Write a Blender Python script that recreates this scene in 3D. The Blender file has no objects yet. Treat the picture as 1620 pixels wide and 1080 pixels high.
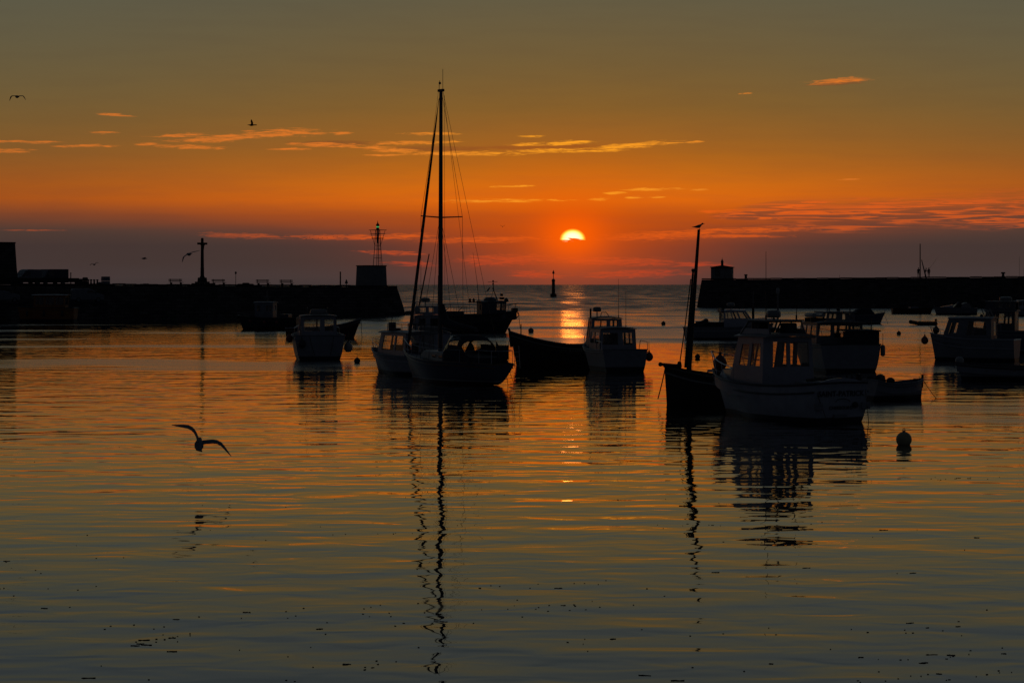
import bpy, bmesh, math, random
from math import radians, sin, cos, pi, sqrt, atan
from mathutils import Vector, Matrix

scene = bpy.context.scene
COL = scene.collection
random.seed(11)

# ------------------------------------------------------------------ camera
F = 3700.0            # focal length in photograph pixels (1620 wide)
CAM_H = 4.4           # eye height above the water
HZ = 450.0            # row of the horizon in the photograph
cam_data = bpy.data.cameras.new("camera")
cam_data.sensor_width = 36.0
cam_data.lens = F / 1620.0 * 36.0
cam_data.shift_y = -(540.0 - HZ) / 1620.0
cam_data.clip_start = 0.5
cam_data.clip_end = 60000.0
cam = bpy.data.objects.new("camera", cam_data)
COL.objects.link(cam)
cam.location = (0, 0, CAM_H)
cam.rotation_euler = (radians(90), 0, 0)
scene.camera = cam


def at(px, py, D):
    """A photograph pixel and a distance in metres give a point."""
    return Vector(((px - 810.0) / F * D, D, CAM_H - (py - HZ) / F * D))


def dist(py):
    """Distance of the point of the water surface seen at a row."""
    return CAM_H * F / (py - HZ)


def on_water(px, py):
    return at(px, py, dist(py))


scene.view_settings.view_transform = 'Standard'
scene.view_settings.look = 'None'
scene.view_settings.exposure = 0.0
scene.view_settings.gamma = 1.0
scene.view_settings.use_curve_mapping = False
scene.cycles.use_denoising = True
scene.cycles.max_bounces = 8
scene.cycles.transparent_max_bounces = 16
scene.cycles.sample_clamp_indirect = 4.0
scene.cycles.sample_clamp_direct = 4.0


def srgb(r, g, b, a=1.0):
    def f(c):
        c = c / 255.0
        return c / 12.92 if c <= 0.04045 else ((c + 0.055) / 1.055) ** 2.4
    return (f(r), f(g), f(b), a)


# ------------------------------------------------------------------ sky
SUN_AZ = atan((906 - 810) / F)       # from +Y towards +X
SUN_EL = atan((450 - 380) / F)


def build_world():
    w = bpy.data.worlds.new("World")
    scene.world = w
    w.use_nodes = True
    nt = w.node_tree
    nt.nodes.clear()
    N, L = nt.nodes.new, nt.links.new

    def sock(n, i, v):
        if isinstance(v, bpy.types.NodeSocket):
            L(v, n.inputs[i])
        elif v is not None:
            n.inputs[i].default_value = v

    def m(op, a, b=None, c=None, clamp=False):
        n = N('ShaderNodeMath'); n.operation = op; n.use_clamp = clamp
        sock(n, 0, a); sock(n, 1, b); sock(n, 2, c)
        return n.outputs[0]

    def vm(op, a, b=None, c=None):
        n = N('ShaderNodeVectorMath'); n.operation = op
        sock(n, 0, a); sock(n, 1, b); sock(n, 2, c)
        return n.outputs['Value'] if op in ('DOT_PRODUCT', 'LENGTH', 'DISTANCE') else n.outputs[0]

    def mix(f, a, b, kind='MIX'):
        n = N('ShaderNodeMix'); n.data_type = 'RGBA'; n.blend_type = kind
        n.clamp_factor = True
        sock(n, 0, f); sock(n, 6, a); sock(n, 7, b)
        return n.outputs[2]

    def smooth(x, lo, hi, o0=0.0, o1=1.0):
        n = N('ShaderNodeMapRange'); n.interpolation_type = 'SMOOTHSTEP'
        sock(n, 0, x); n.inputs[1].default_value = lo; n.inputs[2].default_value = hi
        n.inputs[3].default_value = o0; n.inputs[4].default_value = o1
        return n.outputs[0]

    def ramp(x, lo, hi, stops):
        t = N('ShaderNodeMapRange'); sock(t, 0, x)
        t.inputs[1].default_value = lo; t.inputs[2].default_value = hi
        r = N('ShaderNodeValToRGB'); L(t.outputs[0], r.inputs[0])
        cr = r.color_ramp
        cr.interpolation = 'LINEAR'
        while len(cr.elements) < len(stops):
            cr.elements.new(0.5)
        for e, (p, c) in zip(cr.elements, stops):
            e.position = (p - lo) / (hi - lo)
        for e, (p, c) in zip(cr.elements, stops):
            e.color = srgb(*c)
        return r.outputs[0]

    tc = N('ShaderNodeTexCoord')
    d = tc.outputs['Generated']
    sep = N('ShaderNodeSeparateXYZ'); L(d, sep.inputs[0])
    az = m('ARCTAN2', sep.outputs[0], sep.outputs[1])
    el = m('ARCSINE', sep.outputs[2])
    A = m('MULTIPLY', az, F)          # azimuth and elevation in 1/3700 radian
    E = m('MULTIPLY', el, F)
    dA = m('SUBTRACT', A, SUN_AZ * F)
    absA = m('ABSOLUTE', dA)

    # warm column above the sun, duller to the sides, dim blue-grey in the east
    LO, HI = -400.0, 5800.0
    sun_col = ramp(E, LO, HI, [(-400, (50, 44, 44)), (-5, (62, 54, 52)), (2, (84, 58, 52)), (22, (106, 58, 46)), (48, (134, 56, 32)), (66, (156, 62, 22)),
                               (92, (172, 70, 18)), (110, (188, 80, 14)), (124, (220, 98, 12)), (140, (224, 108, 14)), (165, (204, 106, 18)),
                               (195, (176, 100, 24)), (230, (152, 95, 34)), (280, (128, 92, 42)),
                               (340, (112, 90, 52)), (400, (102, 89, 60)), (450, (94, 88, 66)),
                               (540, (86, 88, 76)), (640, (79, 86, 84)), (900, (70, 80, 84)), (1800, (44, 54, 62)), (5800, (22, 28, 36))])
    side_col = ramp(E, LO, HI, [(-400, (46, 44, 46)), (-5, (56, 52, 53)), (2, (68, 58, 58)), (30, (64, 53, 51)), (78, (62, 51, 50)), (84, (74, 57, 51)), (102, (86, 61, 50)),
                                (112, (124, 66, 38)), (124, (148, 74, 30)), (140, (154, 78, 27)), (165, (144, 80, 32)), (200, (126, 84, 40)),
                                (250, (114, 88, 48)), (310, (103, 89, 58)), (380, (94, 88, 66)), (450, (88, 87, 71)),
                                (540, (83, 87, 79)), (640, (76, 84, 86)), (900, (68, 78, 84)), (1800, (42, 52, 61)), (5800, (22, 28, 36))])
    east_col = ramp(E, LO, HI, [(-400, (20, 22, 26)), (-5, (22, 24, 28)), (2, (28, 30, 37)), (600, (31, 34, 43)), (1800, (28, 33, 41)), (5800, (22, 28, 36))])
    # the warm column is narrow inside the low bank and wide above it
    width = smooth(E, 55.0, 128.0, 250.0, 640.0)
    gfac = m('EXPONENT', m('MULTIPLY', m('POWER', m('DIVIDE', absA, width), 2.0), -1.0))
    base = mix(gfac, side_col, sun_col)
    base = mix(smooth(absA, 1600.0, 5200.0), base, east_col)

    # air glow round the sun
    r2 = m('ADD', m('POWER', m('DIVIDE', dA, 52.0), 2.0), m('POWER', m('DIVIDE', m('SUBTRACT', E, 76.0), 38.0), 2.0))
    glow = m('EXPONENT', m('MULTIPLY', r2, -1.0))
    r3 = m('ADD', m('POWER', m('DIVIDE', dA, 150.0), 2.0), m('POWER', m('DIVIDE', m('SUBTRACT', E, 80.0), 95.0), 2.0))
    glow2 = m('EXPONENT', m('MULTIPLY', r3, -1.0))

    # ---- streaky clouds
    comb = N('ShaderNodeCombineXYZ'); L(A, comb.inputs[0]); L(E, comb.inputs[1])
    P = comb.outputs[0]

    def noise(scale_xy, sc=1.0, detail=4.0, rough=0.6, off=(0, 0, 0), dist=0.0):
        mp = N('ShaderNodeMapping'); L(P, mp.inputs[0])
        mp.inputs['Scale'].default_value = (scale_xy[0], scale_xy[1], 1.0)
        mp.inputs['Location'].default_value = off
        n = N('ShaderNodeTexNoise'); n.noise_dimensions = '2D'
        L(mp.outputs[0], n.inputs['Vector'])
        n.inputs['Scale'].default_value = sc
        n.inputs['Detail'].default_value = detail
        n.inputs['Roughness'].default_value = rough
        n.inputs['Distortion'].default_value = dist
        return n.outputs['Fac']

    n_str = noise((1 / 36.0, 1 / 3.2), detail=6, rough=0.62, dist=0.5)
    n_big = noise((1 / 190.0, 1 / 22.0), detail=4, off=(3.1, 7.7, 0))
    n_fine = noise((1 / 26.0, 1 / 2.6), detail=5, rough=0.65, off=(1.7, 2.2, 0), dist=0.6)

    def streaks(lst):
        cur = None
        for (x0, x1, y0, y1, hh) in lst:
            a0, a1 = atan((x0 - 810) / F) * F, atan((x1 - 810) / F) * F
            e0, e1 = 450 - y0, 450 - y1
            mp = N('ShaderNodeMapping'); mp.vector_type = 'TEXTURE'; L(P, mp.inputs[0])
            mp.inputs['Location'].default_value = ((a0 + a1) / 2, (e0 + e1) / 2, 0)
            mp.inputs['Rotation'].default_value = (0, 0, math.atan2(e1 - e0, a1 - a0))
            mp.inputs['Scale'].default_value = ((a1 - a0) / 2, hh * 1.3, 1)
            q = vm('DOT_PRODUCT', mp.outputs[0], mp.outputs[0])
            cur = q if cur is None else m('MINIMUM', cur, q)
        return m('SUBTRACT', 1.0, cur)

    high = streaks([
        (380, 525, 214, 209, 6), (520, 560, 211, 211.5, 2.5), (300, 470, 222, 213, 4.5), (225, 345, 219, 215, 3.2), (255, 400, 226, 221, 4),
        (240, 360, 234, 236, 3.5), (205, 260, 232, 230, 2.2), (-40, 110, 229, 230, 2.2), (-60, 60, 244, 243, 3.6), (70, 190, 236, 234, 2.2), (128, 190, 215, 213, 2.0),
        (438, 600, 229, 231, 3.2), (540, 690, 232, 243, 4.2), (560, 740, 229, 224, 2.6), (600, 860, 244, 242.5, 3.4), (780, 960, 241, 236, 3.2), (900, 1100, 238, 223.5, 4.0),
        (790, 950, 230, 225.5, 2.8), (875, 945, 224, 225, 2.6), (1080, 1118, 226, 225, 1.8), (568, 640, 246, 246, 1.6), (418, 500, 237, 237, 1.8), (880, 1010, 241, 237, 2),
        (630, 740, 212.5, 211.5, 2.2), (812, 864, 216, 216, 2), (1268, 1392, 135, 128.5, 4.2), (1166, 1192, 151, 150, 1.8),
        (670, 912, 319, 316.5, 2.8), (925, 970, 316, 314, 2.6), (985, 1018, 313, 312.5, 1.8), (1022, 1056, 312.5, 311.5, 1.8), (952, 996, 306, 305, 2.0), (970, 1096, 301, 298.5, 2.4), (1090, 1126, 301, 300.5, 1.6),
        (760, 855, 296, 294, 1.4), (145, 215, 183, 189, 2.6), (1320, 1365, 286, 285, 1.4)])
    gloom = streaks([(445, 610, 227, 228, 4.5), (590, 800, 236, 235, 4.5), (740, 1000, 234, 232, 4.5), (1270, 1380, 137, 133, 4)])
    gm = smooth(m('ADD', gloom, m('MULTIPLY', m('SUBTRACT', n_str, 0.5), 2.0)), 0.0, 1.0)
    hm = smooth(m('ADD', high, m('MULTIPLY', m('ADD', m('SUBTRACT', n_str, 0.5), m('MULTIPLY', m('SUBTRACT', n_fine, 0.55), 0.9)), 2.7)), -0.05, 1.2)
    # red bars low in the bank either side of the sun
    low = streaks([
        (640, 890, 382, 377, 5), (924, 1190, 378, 367, 7), (1095, 1180, 335, 334, 3), (1040, 1330, 367, 362, 4), (1040, 1260, 373, 374, 3),
        (700, 900, 414, 408, 9), (840, 1110, 409, 418, 7), (790, 900, 432, 436, 6), (900, 1110, 436, 430, 6), (1040, 1160, 417, 420, 4),
        (300, 460, 371, 376, 4), (420, 660, 375, 376, 4), (560, 700, 378, 372, 5), (-20, 120, 366, 366, 1.0), (560, 680, 398, 402, 3.5), (600, 700, 415, 420, 4)])
    lm = smooth(m('ADD', low, m('MULTIPLY', m('SUBTRACT', n_fine, 0.5), 3.2)), 0.05, 1.3)
    # ribbed field over the right-hand pier
    fld = streaks([(1100, 2300, 347, 318, 27), (1110, 1340, 344, 336, 9), (1150, 1330, 330, 321, 6)])
    ribs = noise((1 / 100.0, 1 / 4.6), detail=5, rough=0.62, off=(5.3, 1.1, 0), dist=0.8)
    fm = m('MULTIPLY', smooth(m('ADD', fld, m('MULTIPLY', m('SUBTRACT', n_big, 0.5), 1.2)), 0.0, 0.9),
           smooth(ribs, 0.44, 0.60))
    shade = m('MULTIPLY', smooth(m('ADD', fld, m('MULTIPLY', m('SUBTRACT', n_big, 0.5), 1.2)), 0.0, 0.7),
              smooth(E, 95.0, 150.0, 0.5, 0.12))

    near = m('EXPONENT', m('MULTIPLY', m('POWER', m('DIVIDE', dA, 210.0), 2.0), -1.0))
    hi_cloud = mix(near, srgb(220, 116, 40), srgb(255, 164, 36))
    lo_cloud = mix(smooth(E, 20.0, 95.0), srgb(178, 62, 38), srgb(226, 92, 22))
    field_c = mix(smooth(absA, 150.0, 900.0), srgb(236, 96, 22), srgb(196, 84, 34))

    # broad soft unevenness of the haze and the bank
    base = mix(m('MULTIPLY', smooth(n_big, 0.35, 0.75), smooth(E, 60.0, 200.0, 0.14, 0.06)), base, srgb(64, 50, 48))
    base = mix(shade, base, srgb(72, 56, 52))
    c = mix(m('MULTIPLY', gm, 0.6), base, mix(near, srgb(120, 68, 38), srgb(146, 76, 30)))
    c = mix(m('MULTIPLY', hm, smooth(absA, 300.0, 900.0, 0.95, 0.72)), c, hi_cloud)
    c = mix(m('MULTIPLY', fm, 0.85), c, field_c)
    c = mix(m('MULTIPLY', lm, smooth(absA, 200.0, 650.0, 0.8, 0.34)), c, lo_cloud)
    c = mix(m('MULTIPLY', glow2, 0.42), c, srgb(226, 84, 8))
    c = mix(m('MULTIPLY', glow, 0.92), c, srgb(255, 92, 0))

    # the disc, its lower half hidden by the bank
    rd = m('SQRT', m('ADD', m('POWER', dA, 2.0), m('POWER', m('MULTIPLY', m('SUBTRACT', E, 71.0), 1.2), 2.0)))
    edge = m('ADD', E, m('MULTIPLY', m('SUBTRACT', n_fine, 0.5), 22.0))
    disc = m('MULTIPLY', smooth(rd, 15.5, 21.5, 1.0, 0.0), smooth(edge, 70.5, 73.5))
    rim = mix(smooth(rd, 9.0, 19.0), (2.5, 1.3, 0.72, 1), (2.1, 0.85, 0.05, 1))
    c = mix(disc, c, rim)

    # a little of the physical dusk sky on top, for the air colour overhead
    sky = N('ShaderNodeTexSky'); sky.sky_type = 'NISHITA'
    sky.sun_disc = False
    sky.sun_elevation = SUN_EL
    sky.sun_rotation = SUN_AZ
    sky.dust_density = 2.0
    bg1 = N('ShaderNodeBackground'); L(c, bg1.inputs[0]); bg1.inputs[1].default_value = 1.0
    bg2 = N('ShaderNodeBackground'); L(sky.outputs[0], bg2.inputs[0]); bg2.inputs[1].default_value = 0.001
    add = N('ShaderNodeAddShader'); L(bg1.outputs[0], add.inputs[0]); L(bg2.outputs[0], add.inputs[1])
    out = N('ShaderNodeOutputWorld'); L(add.outputs[0], out.inputs[0])
    w.cycles.sampling_method = 'NONE'
    w.cycles.sample_map_resolution = 2048


build_world()

sun_data = bpy.data.lights.new("sun", 'SUN')
sun_data.energy = 0.0035
sun_data.angle = radians(0.55)
sun_data.color = (1.0, 0.24, 0.03)
sun = bpy.data.objects.new("sun", sun_data)
COL.objects.link(sun)
sd = Vector((sin(SUN_AZ) * cos(SUN_EL), cos(SUN_AZ) * cos(SUN_EL), sin(SUN_EL)))
sun.rotation_euler = sd.to_track_quat('Z', 'Y').to_euler()

# ------------------------------------------------------------------ materials
def material(name, base, rough=0.6, metal=0.0, var=0.25, scale=3.0, spec=0.5, bump=0.0, bscale=20.0, coat=0.0, stain=None):
    mt = bpy.data.materials.new(name)
    mt.use_nodes = True
    nt = mt.node_tree
    b = nt.nodes['Principled BSDF']
    b.inputs['Roughness'].default_value = rough
    b.inputs['Metallic'].default_value = metal
    b.inputs['Specular IOR Level'].default_value = spec
    b.inputs['Coat Weight'].default_value = coat
    tc = nt.nodes.new('ShaderNodeTexCoord')
    n = nt.nodes.new('ShaderNodeTexNoise')
    n.inputs['Scale'].default_value = scale
    n.inputs['Detail'].default_value = 6
    n.inputs['Roughness'].default_value = 0.65
    nt.links.new(tc.outputs['Object'], n.inputs['Vector'])
    r = nt.nodes.new('ShaderNodeValToRGB')
    st = stain or tuple(c * (1 - var) for c in base)
    r.color_ramp.elements[0].position = 0.3
    r.color_ramp.elements[0].color = (*st, 1)
    r.color_ramp.elements[1].position = 0.68
    r.color_ramp.elements[1].color = (*base, 1)
    nt.links.new(n.outputs['Fac'], r.inputs[0])
    nt.links.new(r.outputs[0], b.inputs['Base Color'])
    if bump:
        n2 = nt.nodes.new('ShaderNodeTexNoise')
        n2.inputs['Scale'].default_value = bscale
        n2.inputs['Detail'].default_value = 4
        nt.links.new(tc.outputs['Object'], n2.inputs['Vector'])
        bp = nt.nodes.new('ShaderNodeBump')
        bp.inputs['Distance'].default_value = bump
        nt.links.new(n2.outputs['Fac'], bp.inputs['Height'])
        nt.links.new(bp.outputs[0], b.inputs['Normal'])
    return mt


def water_material():
    mt = bpy.data.materials.new('sea_water')
    mt.use_nodes = True
    nt = mt.node_tree
    N, L = nt.nodes.new, nt.links.new
    b = nt.nodes['Principled BSDF']
    b.inputs['Base Color'].default_value = (0.014, 0.018, 0.018, 1)
    b.inputs['IOR'].default_value = 1.55
    geo = N('ShaderNodeNewGeometry')
    pos = geo.outputs['Position']
    sep = N('ShaderNodeSeparateXYZ'); L(pos, sep.inputs[0])

    def m(op, a, b_=None, c=None):
        n = N('ShaderNodeMath'); n.operation = op
        for i, v in enumerate((a, b_, c)):
            if isinstance(v, bpy.types.NodeSocket):
                L(v, n.inputs[i])
            elif v is not None:
                n.inputs[i].default_value = v
        return n.outputs[0]

    def rng(x, lo, hi, a, b_, kind='SMOOTHSTEP'):
        n = N('ShaderNodeMapRange'); n.interpolation_type = kind; L(x, n.inputs[0])
        n.inputs[1].default_value = lo; n.inputs[2].default_value = hi
        n.inputs[3].default_value = a; n.inputs[4].default_value = b_
        return n.outputs[0]

    def noise(sx, sy, detail=2.0, rough=0.5, rot=0.0, off=0.0, dist=0.0):
        mp = N('ShaderNodeMapping'); L(pos, mp.inputs[0])
        mp.inputs['Scale'].default_value = (sx, sy, 0.0)
        mp.inputs['Rotation'].default_value = (0, 0, rot)
        mp.inputs['Location'].default_value = (off, off * 1.7, 0)
        n = N('ShaderNodeTexNoise'); n.noise_dimensions = '2D'
        n.inputs['Scale'].default_value = 1.0
        n.inputs['Detail'].default_value = detail
        n.inputs['Roughness'].default_value = rough
        n.inputs['Distortion'].default_value = dist
        L(mp.outputs[0], n.inputs['Vector'])
        return n.outputs['Fac']

    # gusts: patches of ruffled water, and the open sea beyond the pier heads
    patch = rng(noise(0.022, 0.045, 3, 0.55, 0.1, 4.0), 0.50, 0.66, 0.0, 1.0)
    mouth = m('MULTIPLY', rng(sep.outputs[1], 140.0, 215.0, 0.0, 1.0), rng(sep.outputs[0], -42.0, -8.0, 0.0, 1.0))
    sea = rng(sep.outputs[1], 345.0, 400.0, 0.0, 1.0)
    fary = m('MAXIMUM', m('MULTIPLY', mouth, 0.6), sea)
    swell = m('MULTIPLY', noise(0.30, 0.55, 1.5, 0.45, 0.05, 1.3), WAVE['swell'])
    ripple = m('MULTIPLY', noise(1.0, 1.5, 0.8, 0.4, -0.12, 7.1, 0.5), m('MULTIPLY', rng(sep.outputs[1], 34.0, 70.0, 0.85, 1.15), WAVE['ripple']))
    fine = m('MULTIPLY', noise(3.2, 6.0, 2.0, 0.5, 0.2, 2.9), m('MULTIPLY', rng(sep.outputs[1], 40.0, 110.0, 0.12, 1.0), m('ADD', WAVE['fine'], m('MULTIPLY', patch, WAVE['gust']))))
    chop = m('MULTIPLY', noise(0.55, 1.0, 3.0, 0.6, 0.15, 9.4), m('MULTIPLY', fary, WAVE['chop']))
    h = m('ADD', m('ADD', swell, ripple), m('ADD', fine, chop))
    bp = N('ShaderNodeBump')
    bp.inputs['Strength'].default_value = 1.0
    bp.inputs['Distance'].default_value = 1.0
    L(h, bp.inputs['Height'])
    L(bp.outputs[0], b.inputs['Normal'])
    streak = rng(noise(0.10, 0.022, 4.0, 0.6, 0.03, 3.3), 0.35, 0.65, 0.55, 1.25)
    streak = m('MULTIPLY', streak, rng(sep.outputs[1], 500.0, 2200.0, 1.0, 1.4))
    rough = m('ADD', m('ADD', 0.012, m('MULTIPLY', patch, 0.16)), m('MULTIPLY', m('MULTIPLY', fary, streak), WAVE['far_rough']))
    L(rough, b.inputs['Roughness'])
    # mirror gloss added to brighten mid-distance water beyond what real water reflects
    mirror_boost = N('ShaderNodeBsdfGlossy'); mirror_boost.inputs['Color'].default_value = (0.96, 0.96, 0.94, 1)
    L(rough, mirror_boost.inputs['Roughness']); L(bp.outputs[0], mirror_boost.inputs['Normal'])
    mx = N('ShaderNodeMixShader')
    L(m('MULTIPLY', rng(sep.outputs[1], 26.0, 62.0, 0.0, 1.0), rng(sep.outputs[1], 200.0, 420.0, 0.4, 0.0)), mx.inputs[0])
    L(b.outputs[0], mx.inputs[1]); L(mirror_boost.outputs[0], mx.inputs[2])
    L(mx.outputs[0], nt.nodes['Material Output'].inputs['Surface'])
    return mt


WAVE = dict(swell=0.036, ripple=0.0105, fine=0.0006, gust=0.002, chop=0.12, far_rough=0.29)

# ------------------------------------------------------------------ mesh helpers
class MB:
    """Collects vertices and faces of one part."""
    def __init__(self):
        self.v, self.f = [], []

    def add(self, vs, fs):
        o = len(self.v)
        self.v += [tuple(p) for p in vs]
        self.f += [tuple(i + o for i in f) for f in fs]
        return self

    def box(self, c, s, rz=0.0, rot=None, taper=1.0):
        x, y, z = s[0] / 2, s[1] / 2, s[2] / 2
        R = rot or Matrix.Rotation(rz, 3, 'Z')
        vs = []
        for k, t in ((-1, 1.0), (1, taper)):
            for i, j in ((-1, -1), (1, -1), (1, 1), (-1, 1)):
                vs.append(Vector(c) + R @ Vector((i * x * t, j * y * t, k * z)))
        return self.add(vs, [(3, 2, 1, 0), (4, 5, 6, 7), (0, 1, 5, 4), (1, 2, 6, 5), (2, 3, 7, 6), (3, 0, 4, 7)])

    def tube(self, pts, r, n=8, r1=None, caps=True):
        pts = [Vector(p) for p in pts]
        rs = r if isinstance(r, (list, tuple)) else [r + ((r1 if r1 is not None else r) - r) * i / max(1, len(pts) - 1) for i in range(len(pts))]
        vs, fs = [], []
        up = None
        for i, p in enumerate(pts):
            t = (pts[min(i + 1, len(pts) - 1)] - pts[max(i - 1, 0)]).normalized()
            if up is None or abs(up.dot(t)) > 0.95:
                up = Vector((0, 0, 1)) if abs(t.z) < 0.9 else Vector((1, 0, 0))
            a = t.cross(up).normalized(); b = a.cross(t).normalized()
            up = b
            for k in range(n):
                g = 2 * pi * k / n
                vs.append(p + (a * cos(g) + b * sin(g)) * rs[i])
        for i in range(len(pts) - 1):
            for k in range(n):
                k2 = (k + 1) % n
                fs.append((i * n + k, (i + 1) * n + k, (i + 1) * n + k2, i * n + k2))
        if caps:
            fs.append(tuple(range(n)))
            fs.append(tuple((len(pts) - 1) * n + k for k in reversed(range(n))))
        return self.add(vs, fs)

    def lathe(self, prof, c=(0, 0, 0), n=16, axis=None):
        R = axis.to_track_quat('Z', 'Y').to_matrix() if axis is not None else Matrix.Identity(3)
        vs, fs = [], []
        for r, z in prof:
            for k in range(n):
                g = 2 * pi * k / n
                vs.append(Vector(c) + R @ Vector((r * cos(g), r * sin(g), z)))
        m = len(prof)
        for i in range(m - 1):
            for k in range(n):
                k2 = (k + 1) % n
                fs.append((i * n + k, i * n + k2, (i + 1) * n + k2, (i + 1) * n + k))
        fs.append(tuple(reversed(range(n))))
        fs.append(tuple((m - 1) * n + k for k in range(n)))
        return self.add(vs, fs)

    def ball(self, c, r, n=14, sz=1.0):
        m = n // 2 + 1
        prof = [(max(0.002, r * sin(pi * i / m)), -r * sz * cos(pi * i / m)) for i in range(m + 1)]
        return self.lathe(prof, c, n)

    def prism(self, poly, y0, y1):
        """polygon in local x-z extruded along y"""
        n = len(poly)
        vs = [(x, y0, z) for x, z in poly] + [(x, y1, z) for x, z in poly]
        fs = [tuple(range(n)), tuple(reversed(range(n, 2 * n)))]
        fs += [(i, i + n, (i + 1) % n + n, (i + 1) % n) for i in range(n)]
        return self.add(vs, fs)

    def build(self, name, mat, parent=None, smooth=False, bevel=0.0):
        me = bpy.data.meshes.new(name)
        me.from_pydata(self.v, [], self.f)
        bm = bmesh.new(); bm.from_mesh(me)
        bmesh.ops.recalc_face_normals(bm, faces=bm.faces)
        bm.to_mesh(me); bm.free()
        me.materials.append(mat)
        o = bpy.data.objects.new(name, me)
        COL.objects.link(o)
        if smooth:
            me.polygons.foreach_set('use_smooth', [True] * len(me.polygons))
            me.set_sharp_from_angle(angle=radians(40))
        if bevel:
            md = o.modifiers.new('bevel', 'BEVEL'); md.width = bevel; md.segments = 2; md.limit_method = 'ANGLE'
        if parent is not None:
            o.parent = parent
        return o


def tag(o, label=None, cat=None, group=None, kind=None):
    for k, v in (('label', label), ('category', cat), ('group', group), ('kind', kind)):
        if v:
            o[k] = v
    return o


def thing(name, label, cat, loc=(0, 0, 0), rz=0.0, group=None):
    o = bpy.data.objects.new(name, None)
    COL.objects.link(o)
    o.empty_display_size = 0.3
    o.location = loc
    o.rotation_euler = (0, 0, rz)
    return tag(o, label, cat, group)

# ------------------------------------------------------------------ water
def build_water():
    xs = [-30000, -4000, -600, -200, -60, 0, 60, 200, 600, 4000, 30000]
    ys = [-60, 0, 15, 40, 80, 160, 320, 700, 3000, 12000, 45000]
    vs = [(x, y, 0) for y in ys for x in xs]
    n = len(xs)
    fs = [(j * n + i, j * n + i + 1, (j + 1) * n + i + 1, (j + 1) * n + i) for j in range(len(ys) - 1) for i in range(n - 1)]
    mb = MB(); mb.add(vs, fs)
    o = mb.build('water', water_material())
    return tag(o, kind='structure')


build_water()

# ------------------------------------------------------------------ material set
M = {}
M['black'] = material('black_paint', (0.018, 0.018, 0.02), 0.5)
M['tar'] = material('tarred_wood', (0.028, 0.022, 0.018), 0.65, bump=0.004, bscale=9)
M['rope'] = material('rope', (0.09, 0.075, 0.055), 0.9)
M['steel'] = material('stainless_steel', (0.42, 0.42, 0.43), 0.32, metal=1.0, var=0.15)
M['galv'] = material('galvanised_steel', (0.16, 0.16, 0.17), 0.55, metal=0.7)
M['alu'] = material('mast_aluminium', (0.10, 0.10, 0.11), 0.42, metal=0.8)
M['white'] = material('white_gelcoat', (0.30, 0.31, 0.34), 0.35, var=0.22, scale=5, coat=0.2)
M['cream'] = material('cream_paint', (0.20, 0.20, 0.19), 0.45, var=0.3, scale=5)
M['grey'] = material('grey_paint', (0.16, 0.17, 0.19), 0.5, var=0.3)
M['dark'] = material('dark_blue_paint', (0.035, 0.04, 0.06), 0.4)
M['deck'] = material('deck_nonslip', (0.24, 0.24, 0.24), 0.8, var=0.3, bump=0.002, bscale=60)
M['wood'] = material('varnished_wood', (0.12, 0.06, 0.03), 0.4, var=0.4, scale=8)
M['cloth'] = material('navy_canvas', (0.022, 0.025, 0.035), 0.9, bump=0.004, bscale=12)
M['sail'] = material('grey_sailcloth', (0.06, 0.06, 0.065), 0.85, bump=0.006, bscale=7)
M['red'] = material('red_vinyl', (0.19, 0.025, 0.02), 0.45, var=0.35)
M['orange'] = material('orange_vinyl', (0.36, 0.11, 0.03), 0.5)
M['yellow'] = material('yellowed_plastic', (0.34, 0.30, 0.16), 0.5, var=0.4)
M['palebuoy'] = material('pale_plastic', (0.30, 0.30, 0.28), 0.5, var=0.4)
M['redpaint'] = material('red_oxide_paint', (0.11, 0.022, 0.016), 0.5)
M['rust'] = material('rusty_orange_steel', (0.26, 0.10, 0.03), 0.7, var=0.5, scale=4)
M['stone'] = material('granite', (0.11, 0.10, 0.095), 0.9, spec=0.1, var=0.5, scale=0.8, bump=0.06, bscale=1.6)
M['coping'] = material('granite_coping', (0.05, 0.048, 0.045), 0.95, spec=0.05, var=0.4, scale=2, bump=0.02, bscale=6)
M['render'] = material('whitewashed_masonry', (0.20, 0.20, 0.195), 0.8, var=0.35, scale=2, bump=0.01, bscale=14)
M['tyre'] = material('tyre_rubber', (0.014, 0.014, 0.014), 0.85)
M['skin'] = material('skin', (0.30, 0.18, 0.13), 0.55)
M['jacket'] = material('dark_jacket', (0.03, 0.03, 0.04), 0.9)
M['plumage'] = material('gull_plumage', (0.16, 0.16, 0.17), 0.8, var=0.3, scale=12)
M['darkplume'] = material('dark_plumage', (0.03, 0.028, 0.027), 0.8)
M['bill'] = material('yellow_bill', (0.35, 0.20, 0.03), 0.5)
M['weed'] = material('seaweed', (0.016, 0.014, 0.008), 0.6)
M['letter'] = material('navy_lettering', (0.012, 0.014, 0.03), 0.5)
M['flag'] = material('flag_cloth', (0.05, 0.012, 0.016), 0.9)


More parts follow.
